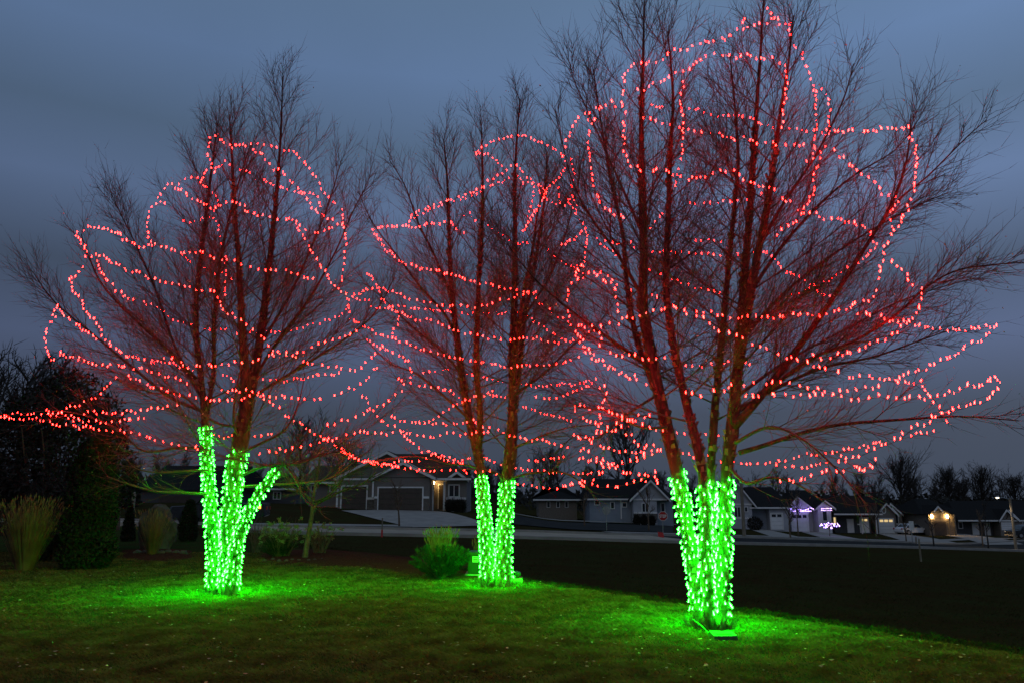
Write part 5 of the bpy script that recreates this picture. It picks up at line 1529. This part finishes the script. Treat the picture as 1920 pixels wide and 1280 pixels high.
# utility cabinet and pedestal
def cabinet(px0, px1, py0, py1, D, label, depth=.5, plate=None):
    a, b_ = P(px0, py1, D), P(px1, py1, D); zt = P(px0, py0, D).z; zb = terrain((a.x+b_.x)/2, D)
    root = thing('utility_cabinet', ((a.x+b_.x)/2, D, zb), label, 'utility box')
    x0, x1 = a.x, b_.x
    MB().box(x0-.06, x1+.06, D-.06, D+depth+.06, zb-.1, zb+.06).build('pad', MT['concrete'], root)
    MB().poly_prism([(x0, D, zb+.062), (x1, D, zb+.062), (x1, D, zt-.06), (x0, D, zt-.06)], (0, depth, 0)).build('body', MT['boxgreen'], root)
    MB().poly_prism([(x0-.025, D-.03, zt-.058), (x1+.025, D-.03, zt-.058), (x1+.025, D-.03, zt-.02), (x1-.04, D-.03, zt), (x0+.04, D-.03, zt), (x0-.025, D-.03, zt-.02)], (0, depth+.06, 0)).build('lid', MT['boxgreen'], root)
    if plate:
        pa, pb = P(plate[0], plate[1], D), P(plate[2], plate[3], D)
        pt = MB().box(pa.x, pb.x, D-.012, D-.003, pb.z, pa.z).build('label_plate', MT['plate'], root)
        t = MB()
        for i in range(3):
            zz = pa.z+(pb.z-pa.z)*(.22+.28*i)
            t.box(pa.x+.01, pb.x-.01, D-.016, D-.013, zz-.008, zz+.008)
        t.build('print', MT['boxgreen'], pt)
    MB().box(x1-.12, x1-.08, D-.03, D-.003, (zt+zb)/2, (zt+zb)/2+.1).build('latch', MT['steel'], root)
cabinet(877, 938, 1034, 1083, 16.9, 'green utility cabinet with pale label beside the middle birch', .6, (886, 1042, 897, 1053))
cabinet(950, 974, 1072, 1090, 16.0, 'small green utility box peeping out behind the middle birch trunk', .3)
# cable box at the foot of the largest birch
q = hit(1357, 1197)
cb = thing('cable_box', tuple(q), 'small flat cable box in the grass at the foot of the largest birch', 'cable box')
wx = .145
MB().poly_prism([(q.x-wx, q.y-.12, q.z-.03), (q.x+wx, q.y-.12, q.z-.03), (q.x+wx*.93, q.y-.10, q.z+.05), (q.x-wx*.93, q.y-.10, q.z+.05)], (0, .24, .02)).build('case', MT['boxgreen'], cb)
MB().box(q.x-wx*.6, q.x+wx*.6, q.y-.03, q.y+.0, q.z+.054, q.z+.064).build('lid', MT['boxgreen'], cb)
r_ = random.Random(5)
o = MB().tube(wander(r_, q+Vector((-.12, .1, .03)), Vector((-.5, 1, .1)), .42, 8, 0, .18), [.009]*9, 5).build('cord', MT['wire'], cb)
MB().box(q.x-wx*1.02, q.x-wx*.7, q.y-.135, q.y-.118, q.z-.02, q.z+.02).build('socket', MT['wire'], cb)
# survey stake, red yard sign, stop sign and other street signs
q = hit(716, 1006); tp = P(716, 970, q.y)
st = thing('marker_stake', tuple(q), 'thin marker stake with red foot at the kerb by the taupe house', 'stake')
MB().box(q.x-.035, q.x+.035, q.y-.035, q.y+.035, q.z+.45, tp.z).build('upper_stake', MT['wood'], st)
MB().box(q.x-.05, q.x+.05, q.y-.05, q.y+.05, q.z-.1, q.z+.449).build('red_foot', MT['redsign'], st)
q = hit(1241, 1008)
rs = thing('yard_sign', tuple(q), 'small tilted red yard sign at the kerb before the blue grey house', 'sign')
MB().poly_prism([(q.x-.28, q.y, q.z+.12), (q.x+.2, q.y, q.z+.02), (q.x+.12, q.y, q.z+.42), (q.x-.3, q.y, q.z+.5)], (0, .02, 0)).build('panel', MT['redsign'], rs)
MB().box(q.x-.2, q.x-.18, q.y+.02, q.y+.04, q.z-.1, q.z+.3).box(q.x+.1, q.x+.12, q.y+.02, q.y+.04, q.z-.1, q.z+.3).build('stake', MT['steel'], rs)
def octagon(c, r, y, t):
    return [(c.x+r*math.cos(math.pi/8+k*math.pi/4), y, c.z+r*math.sin(math.pi/8+k*math.pi/4)) for k in range(8)]
FONT = {'S': ['111', '100', '111', '001', '111'], 'T': ['111', '010', '010', '010', '010'], 'O': ['111', '101', '101', '101', '111'], 'P': ['111', '101', '111', '100', '100']}
q = P(1243, 984, 66); c = P(1243, 966.5, 66); q.z = terrain(q.x, q.y)
ss = thing('stop_sign', tuple(q), 'octagonal stop sign on a post in front of the blue grey house', 'sign')
MB().box(q.x-.03, q.x+.03, q.y+.03, q.y+.08, q.z-.1, c.z+.3).build('post', MT['steel'], ss)
pn = MB().poly_prism(octagon(c, .41, q.y, 0), (0, .02, 0)).build('panel', MT['plate'], ss)
MB().poly_prism(octagon(c, .375, q.y-.006, 0), (0, .004, 0)).build('red_field', MT['stopred'], pn)
t = MB()
for li, ch in enumerate('STOP'):
    for r in range(5):
        for k in range(3):
            if FONT[ch][r][k] == '1':
                x0 = c.x-.29+li*.15+k*.042; z0 = c.z+.12-r*.05
                t.box(x0, x0+.040, q.y-.012, q.y-.0065, z0-.048, z0)
t.build('lettering', MT['plate'], pn)
q = P(1137, 976, 72); c = P(1137, 956, 72); q.z = terrain(q.x, q.y)
ss = thing('road_sign', tuple(q), 'grey back of an octagonal sign in front of the blue grey house side wall', 'sign')
MB().box(q.x-.03, q.x+.03, q.y-.08, q.y-.03, q.z-.1, c.z+.3).build('post', MT['steel'], ss)
MB().poly_prism(octagon(c, .40, q.y, 0), (0, .02, 0)).build('panel', MT['steel'], ss)
def pole(name, label, px, pyb, pyt, w, D=None, mat='wood', panel=None):
    q = hit(px, pyb) if D is None else P(px, pyb, D)
    q.z = terrain(q.x, q.y)
    z = P(px, pyt, q.y).z
    r = thing(name, tuple(q), label, 'post' if not panel else 'sign')
    MB().tube([q-Vector((0, 0, .2)), Vector((q.x, q.y, (q.z+z)/2)), Vector((q.x, q.y, z))], [w, w*.92, w*.85], 8).build('pole', MT[mat], r)
    if panel:
        pw, ph = panel
        MB().box(q.x-pw/2, q.x+pw/2, q.y-w-.04, q.y-w-.004, z-ph, z).build('panel', MT['plate'], r)
    else:
        MB().lathe([(w*.9, 0), (w*.9, .06), (w*.4, .14)], 8, (q.x, q.y, z)).build('cap', MT['steel'], r)
    return r
pole('utility_pole', 'pale slim pole in front of the pale grey steep gabled house', 1396, 1013, 905, .17, 71, 'wood')
pole('road_sign', 'small white sign on a pole before the white car', 1711, 1014, 976, .05, 84, 'steel', (.5, .95))
pole('marker_post', 'short dark post standing in the field before the garage house', 1727, 1052, 1010, .06, None, 'wood')
pole('marker_post', 'short pale bollard beside the white sign', 1718, 1016, 1006, .09, 83, 'wood')
# street lamp
q = P(1905, 1026, 82); q.z = terrain(q.x, q.y)
zt = P(1898, 933, 82).z
sl = thing('street_lamp', tuple(q), 'tall street lamp with lit head on a thin arm by the kerb', 'street lamp')
MB().tube([q-Vector((0, 0, .2)), Vector((q.x, q.y, (q.z+zt)/2)), Vector((q.x, q.y, zt))], [.15, .13, .11], 8).build('pole', MT['wood'], sl)
hx = P(1870, 931, 82)
MB().tube([Vector((q.x, q.y, zt-.15)), Vector(((q.x+hx.x)/2, q.y, (zt-.15+hx.z)/2+.06)), Vector((hx.x, q.y, hx.z))], [.045, .04, .035], 6).build('arm', MT['steel'], sl)
hd = MB().lathe([(.05, .12), (.16, .08), (.2, 0), (.17, -.02)], 10, (hx.x, q.y, hx.z)).build('lamp_head', MT['steel'], sl)
MB().lathe([(.15, -.03), (.14, -.10), (.06, -.15)], 10, (hx.x, q.y, hx.z)).build('lamp_glass', MT['streetlight'], hd)
ld = bpy.data.lights.new('street_lamp_light', 'SPOT'); ld.energy = 320; ld.color = (1, .82, .55); ld.spot_size = 2.5; ld.spot_blend = .8; ld.shadow_soft_size = .2
lo = bpy.data.objects.new('street_lamp_light', ld); COL.objects.link(lo); lo.parent = sl; lo.location = (hx.x-q.x, 0, hx.z-q.z-.25)
MB().box(q.x-.19, q.x-.02, q.y-.2, q.y-.12, zt-1.9, zt-1.4).build('meter_box', MT['steel'], sl)
# young street trees
YT = [(749, 976, 905, 62, 26, 'thin young tree on the driveway side of the taupe house'),
      (1096, 972, 930, 80, 16, 'thin young tree before the tan brick house'),
      (1216, 982, 915, 76, 40, 'bare young tree in front of the white trimmed gable'),
      (1483, 1015, 945, 74, 34, 'round bare young tree before the white house garage'),
      (1497, 1003, 925, 84, 26, 'slim upright young tree before the white house'),
      (1643, 1004, 950, 95, 34, 'bare young tree with bent limb before the twin gabled house'),
      (1699, 1008, 978, 86, 12, 'thin sapling at the tail of the white car'),
      (1751, 1021, 960, 80, 16, 'dark sapling before the garage with glowing lamps'),
      (1842, 1012, 960, 88, 16, 'sapling before the white door of the long dark house'),
      (1853, 1023, 945, 80, 20, 'tall dark sapling beside the street lamp'),
      (222, 985, 895, 40, 40, 'bare young tree in front of the far evergreens')]
for i, (px, pb, pt, D, w, lb) in enumerate(YT):
    bare_tree('young_tree', lb, px, pb, pt, D, w, 200+i, 'greybark' if i not in (7, 9) else 'darktwig', tr=.09, twig_r=.012, group='young street trees', levels=3, nb0=8, split=.4, up=.16)
# violet lights
def tiny_lights(label, poss, seed, mats, r=.055):
    rnd = random.Random(seed)
    root = thing('violet_light_string', tuple(poss[0]), label, 'string lights')
    MB().tube([Vector(p) for p in poss], [.015]*len(poss), 3, cap=False).build('wire', MT['wire'], root)
    mes = []
    for m in mats: mes.append(MB().lathe([(r*.5, 0), (r, r*.6), (r*.9, r*1.5), (r*.3, r*2.1)], 6).mesh('bulb', MT[m], True))
    for p in poss:
        place_bulb(rnd.choice(mes), p, root, rnd)
tiny_lights('violet light string under the garage gable of the white house', [P(1480+i*3.0, 951.5+2.6*(.5+.5*math.sin(i*.9))+(2.5 if 1 < i < 13 else 0), 107.2) for i in range(16)], 1, ['purple', 'purple', 'pinkish'])
tiny_lights('second violet light string under the garage gable of the white house', [P(1486+i*2.7, 958, 107.2) for i in range(14)], 2, ['purple', 'purple', 'pinkish'])
tiny_lights('short violet light string above the window of the white house', [P(1541+(i % 8)*2.6, 953 if i < 8 else 956.5, 107) for i in range(16)], 3, ['purple', 'pinkish'])
q = P(1558, 1006, 92); q.z = terrain(q.x, q.y)
rnd = random.Random(3)
bt = bare_tree('young_tree', 'little lawn tree decked with violet lights before the white house', 1556, 1006, 978, 92, 40, 230, 'greybark', tr=.06, twig_r=.012, levels=2, nb0=12, split=.5)
pp = []
for i in range(46):
    a = rnd.uniform(0, 6.28); r = math.sqrt(rnd.random())
    c = P(1556+17*r*math.cos(a), 985+5.5*r*math.sin(a), 92)
    pp.append(Vector((c.x, c.y+rnd.uniform(-.8, .8), c.z)))
pp.sort(key=lambda p: p.x)
tiny_lights('violet and white lights wound round the little lawn tree', pp, 4, ['purple', 'pinkish', 'purple'], .055)

# ------------------------------------------------------------------ vehicles
def vehicle(name, label, origin, rotz, L, W, prof_low, prof_cab, paint, wheels, wr, cat, lampy, dark_glass=True):
    """profiles in (x along, z); x from 0 (front) to L; built about the origin, turned by rotz"""
    root = thing(name, (0, 0, 0), label, cat)
    def part(b, nm, mat, parent=root, sm=False): return b.build(nm, MT[mat], parent, smooth_=sm)
    body = MB()
    n = len(prof_low)
    for yy, ins in ((-W/2, 0), (-W/2+.10, .0), (W/2-.10, 0), (W/2, 0)):
        pass
    def loft(prof, ys, insets):
        b = MB(); m = len(prof)
        for y, ins in zip(ys, insets):
            zc = sum(p[1] for p in prof)/m; xc = sum(p[0] for p in prof)/m
            b.v += [(xc+(p[0]-xc)*(1-ins), y, zc+(p[1]-zc)*(1-ins*1.2)) for p in prof]
        for k in range(len(ys)-1):
            for i in range(m):
                j = (i+1) % m
                b.f.append((k*m+i, k*m+j, (k+1)*m+j, (k+1)*m+i))
        b.f.append(tuple(range(m-1, -1, -1))); b.f.append(tuple(range((len(ys)-1)*m, len(ys)*m)))
        return b
    part(loft(prof_low, (-W/2, -W/2+.09, W/2-.09, W/2), (.035, 0, 0, .035)), 'body', paint)
    part(loft(prof_cab, (-W/2+.16, -W/2+.06, W/2-.06, W/2-.16), (.12, .0, .0, .12)), 'cabin', paint)
    xs_ = [p[0] for p in prof_cab]; zs_ = [p[1] for p in prof_cab]
    z0, z1 = min(zs_), max(zs_)
    top = sorted([p for p in prof_cab if p[1] > z1-.12]); bot = sorted([p for p in prof_cab if p[1] < z0+.05])
    fx0, fx1 = bot[0][0], top[0][0]; rx0, rx1 = bot[-1][0], top[-1][0]
    za, zb_ = z0+.06, z1-.10
    def lerpx(a, b, z): return a+(b-a)*(z-z0)/(z1-z0)
    xm = (fx1+rx1)/2
    for s in (-1, 1):
        y = s*(W/2-.045)
        for xa0, xa1, xb0, xb1 in ((lerpx(fx0, fx1, za)+.14, lerpx(fx0, fx1, zb_)+.12, xm-.04, xm-.04), (xm+.04, xm+.04, lerpx(rx0, rx1, za)-.14, lerpx(rx0, rx1, zb_)-.12)):
            part(MB().poly_prism([(xa0, y, za), (xb0, y, za), (xb1, y*.97, zb_), (xa1, y*.97, zb_)], (0, .006*s, 0)), 'side_window', 'glass')
    # windscreen and rear window
    for a0, a1, sg in ((fx0, fx1, -1), (rx0, rx1, 1)):
        xA, xB = lerpx(a0, a1, za)+sg*.015, lerpx(a0, a1, zb_)+sg*.015
        part(MB().poly_prism([(xA, -W/2+.16, za), (xA, W/2-.16, za), (xB, W/2-.24, zb_), (xB, -W/2+.24, zb_)], (sg*.008, 0, .006)), 'windscreen' if sg < 0 else 'rear_window', 'glass')
    for wx in wheels:
        for s in (-1, 1):
            b = MB(); y0 = s*(W/2-.2); y1 = s*(W/2+.015)
            ring = [(wx+wr*math.cos(a), y0, wr+wr*math.sin(a)) for a in [2*math.pi*k/16 for k in range(16)]]
            b.poly_prism(ring, (0, y1-y0, 0))
            w_ = part(b, 'wheel', 'tyre')
            ring = [(wx+wr*.62*math.cos(a), y1+s*.004, wr+wr*.62*math.sin(a)) for a in [2*math.pi*k/12 for k in range(12)]]
            part(MB().poly_prism(ring, (0, s*.012, 0)), 'rim', 'rim', w_)
    for s in (-1, 1):
        part(MB().box(-.02, .06, s*(W/2-.2)-.14, s*(W/2-.2)+.14, lampy, lampy+.16), 'headlight', 'headlight' if dark_glass == 'lit' else 'plate')
        part(MB().box(L-.06, L+.015, s*(W/2-.2)-.12, s*(W/2-.2)+.12, lampy+.1, lampy+.28), 'tail_light', 'stopred')
    part(MB().box(-.06, .08, -W/2+.08, W/2-.08, .28, .48), 'front_bumper', paint if paint != 'cardark' else 'steel')
    root.location = origin
    root.rotation_euler = (0, 0, rotz)
    return root
sed_low = [(0, .35), (0.02, .62), (.15, .74), (1.15, .88), (3.75, .92), (4.45, .90), (4.6, .80), (4.62, .45), (4.5, .28), (.12, .25)]
sed_cab = [(1.1, .88), (1.95, 1.40), (2.6, 1.46), (3.3, 1.40), (4.1, .92)]
q = P(1698, 1003.5, 110)
vehicle('sedan_car', 'white sedan parked on the drive between the twin gabled house and the garage with lamps', (q.x+2.4, q.y-.6, terrain(q.x, q.y)+.06), math.pi+.32, 4.62, 1.8, sed_low, sed_cab, 'carwhite', (.85, 3.65), .32, 'car', .60)
trk_low = [(0, .5), (0.0, .95), (.1, 1.10), (1.5, 1.18), (3.3, 1.2), (3.32, 1.28), (5.3, 1.28), (5.35, .6), (5.2, .5), (.1, .42)]
trk_cab = [(1.35, 1.16), (2.0, 1.78), (2.4, 1.86), (3.1, 1.84), (3.35, 1.2)]
q = P(322, 981, 46)
tk = vehicle('pickup_truck', 'dark pickup truck with headlight on, parked beyond the boulder', (q.x, q.y, terrain(q.x, q.y)+.06), .18, 5.35, 1.95, trk_low, trk_cab, 'cardark', (.95, 4.2), .40, 'truck', .80, 'lit')
for x_, z_ in ((.9, 1.0), (4.9, .95)):
    b = MB().box(x_, x_+.14, -1.0, -.975, z_, z_+.16)
    o = b.build('marker_lamp', MT['amber'], tk)
ld = bpy.data.lights.new('truck_headlight', 'SPOT'); ld.energy = 60; ld.spot_size = 1.1; ld.spot_blend = .7; ld.color = (1, .93, .8); ld.shadow_soft_size = .08
lo = bpy.data.objects.new('truck_headlight', ld); COL.objects.link(lo); lo.parent = tk; lo.location = (-.12, -.77, .88); lo.rotation_euler = (math.radians(86), 0, math.radians(90))
suv_low = [(0, .5), (0.0, .9), (.1, 1.0), (1.3, 1.08), (4.4, 1.1), (4.5, .6), (4.4, .4), (.1, .4)]
suv_cab = [(1.0, 1.06), (1.7, 1.62), (2.4, 1.70), (4.0, 1.66), (4.4, 1.1)]
q = P(1893, 1004, 104)
vehicle('parked_car', 'dark car parked before the white garage of the long dark house', (q.x, q.y, terrain(q.x, q.y)+.06), .1, 4.5, 1.85, suv_low, suv_cab, 'cardark', (.9, 3.6), .36, 'car', .75)

# round clipped shrubs at the house fronts
for i, (px, py, D, w, lb) in enumerate(((845, 951, 75.5, 18, 'round clipped shrub of the taupe house beside its porch post'), (862, 951, 75.5, 18, 'round clipped shrub at the outer corner of the taupe house'), (1194, 974, 95, 10, 'clipped shrub before the white trimmed gable, next to the side wall with small windows'), (1208, 974, 95, 10, 'clipped shrub under the double window of the white trimmed gable'), (1222, 975, 95, 10, 'clipped shrub before the white trimmed gable, on the stop sign side'), (1416, 989, 100, 26, 'wide clipped hedge beside the pale grey steep gabled house'))):
    thicket('clipped_shrub', lb, px, py, py-w*.75, D, w, 300+i, 'darkleaf', 900, leaf=.22, group='clipped shrubs by the houses', irregular=.1)

# ------------------------------------------------------------------ grass and fallen leaves
rs_ = np.random.RandomState(4)
def grass(name, n, y0, y1, hmin, hmax, mat, cond, clump=2.2):
    V, F = [], []
    u = rs_.rand(n*3); yy = y0*(y1/y0)**u
    xx = (rs_.rand(n*3)*2-1)*0.74*yy
    cnt = 0
    for x, y in zip(xx, yy):
        if cnt >= n: break
        x = float(x); y = float(y)
        if not cond(x, y): continue
        nz_ = mnoise.noise(Vector((x*clump, y*clump, 0)))*.5+mnoise.noise(Vector((x*.6, y*.6, 5)))*.5
        h = (hmin+(hmax-hmin)*rs_.rand())*(1+1.5*nz_)
        if h < .012: continue
        a = rs_.rand()*6.283; h *= .62; ln = (rs_.rand()*1.6+.9)*h
        wv = .0035+.0025*y/10
        ca, sa = math.cos(a), math.sin(a)
        z = terrain(x, y)
        b = len(V)
        V += [(x-sa*wv, y+ca*wv, z-.005), (x+sa*wv, y-ca*wv, z-.005), (x+ca*ln*.45+sa*wv*.6, y+sa*ln*.45-ca*wv*.6, z+h*.65), (x+ca*ln, y+sa*ln, z+h)]
        F += [(b, b+1, b+2), (b, b+2, b+3)]
        cnt += 1
    m = MB(); m.v = V; m.f = F
    return m.build(name, mat, kind='stuff')
def M_blade(name, c1, c2, scale):
    m = M_plain(name, c1, c2, scale, .8, detail=6, spec=0.0)
    n, l = m.node_tree.nodes, m.node_tree.links
    pb = n['Principled BSDF']; tr = n.new('ShaderNodeBsdfTranslucent'); mx = n.new('ShaderNodeMixShader'); mx.inputs[0].default_value = 0.25
    src = pb.inputs['Base Color'].links[0].from_socket
    l.new(src, tr.inputs['Color']); l.new(pb.outputs[0], mx.inputs[1]); l.new(tr.outputs[0], mx.inputs[2])
    l.new(mx.outputs[0], n['Material Output'].inputs['Surface'])
    return m
mg = M_blade('grass_blade', (0.190, 0.140, 0.038), (0.085, 0.050, 0.018), 2.2)
o = grass('grass', 230000, 6.8, 24.0, .025, .065, mg, lambda x, y: edge_s(x, y)+.45*mnoise.noise(Vector((x*1.7, y*1.7, 2))) < .10)
tag(o, 'short mown lawn grass around the three birches', 'grass')
mf = M_blade('field_grass_blade', (0.040, 0.037, 0.013), (0.030, 0.021, 0.010), 1.0)
o = grass('field_grass', 45000, 8.5, 48.0, .03, .09, mf, lambda x, y: edge_s(x, y) > .1 and x < 34)
tag(o, 'dull dormant grass on the lower field', 'grass')
lv = MB(); rnd = random.Random(77)
for i in range(900):
    y = 6.9*(19/6.9)**rnd.random(); x = rnd.uniform(-.72, .72)*y
    if edge_s(x, y) > .1: continue
    z = terrain(x, y)+rnd.uniform(.02, .055); s = rnd.uniform(.010, .021)
    a = rnd.uniform(0, 6.28); t = rnd.uniform(-.6, .6)
    ca, sa = math.cos(a)*s, math.sin(a)*s
    lv.v += [(x-ca*1.4, y-sa*1.4, z), (x+sa*.8, y-ca*.8, z+s*t), (x+ca*1.4, y+sa*1.4, z+s*.3), (x-sa*.8, y+ca*.8, z-s*t*.4)]
    k_ = len(lv.v); lv.f.append((k_-4, k_-3, k_-2, k_-1))
o = lv.build('fallen_leaves', MT['leaf'], kind='stuff')
tag(o, 'small pale leaves scattered over the lawn', 'leaves')
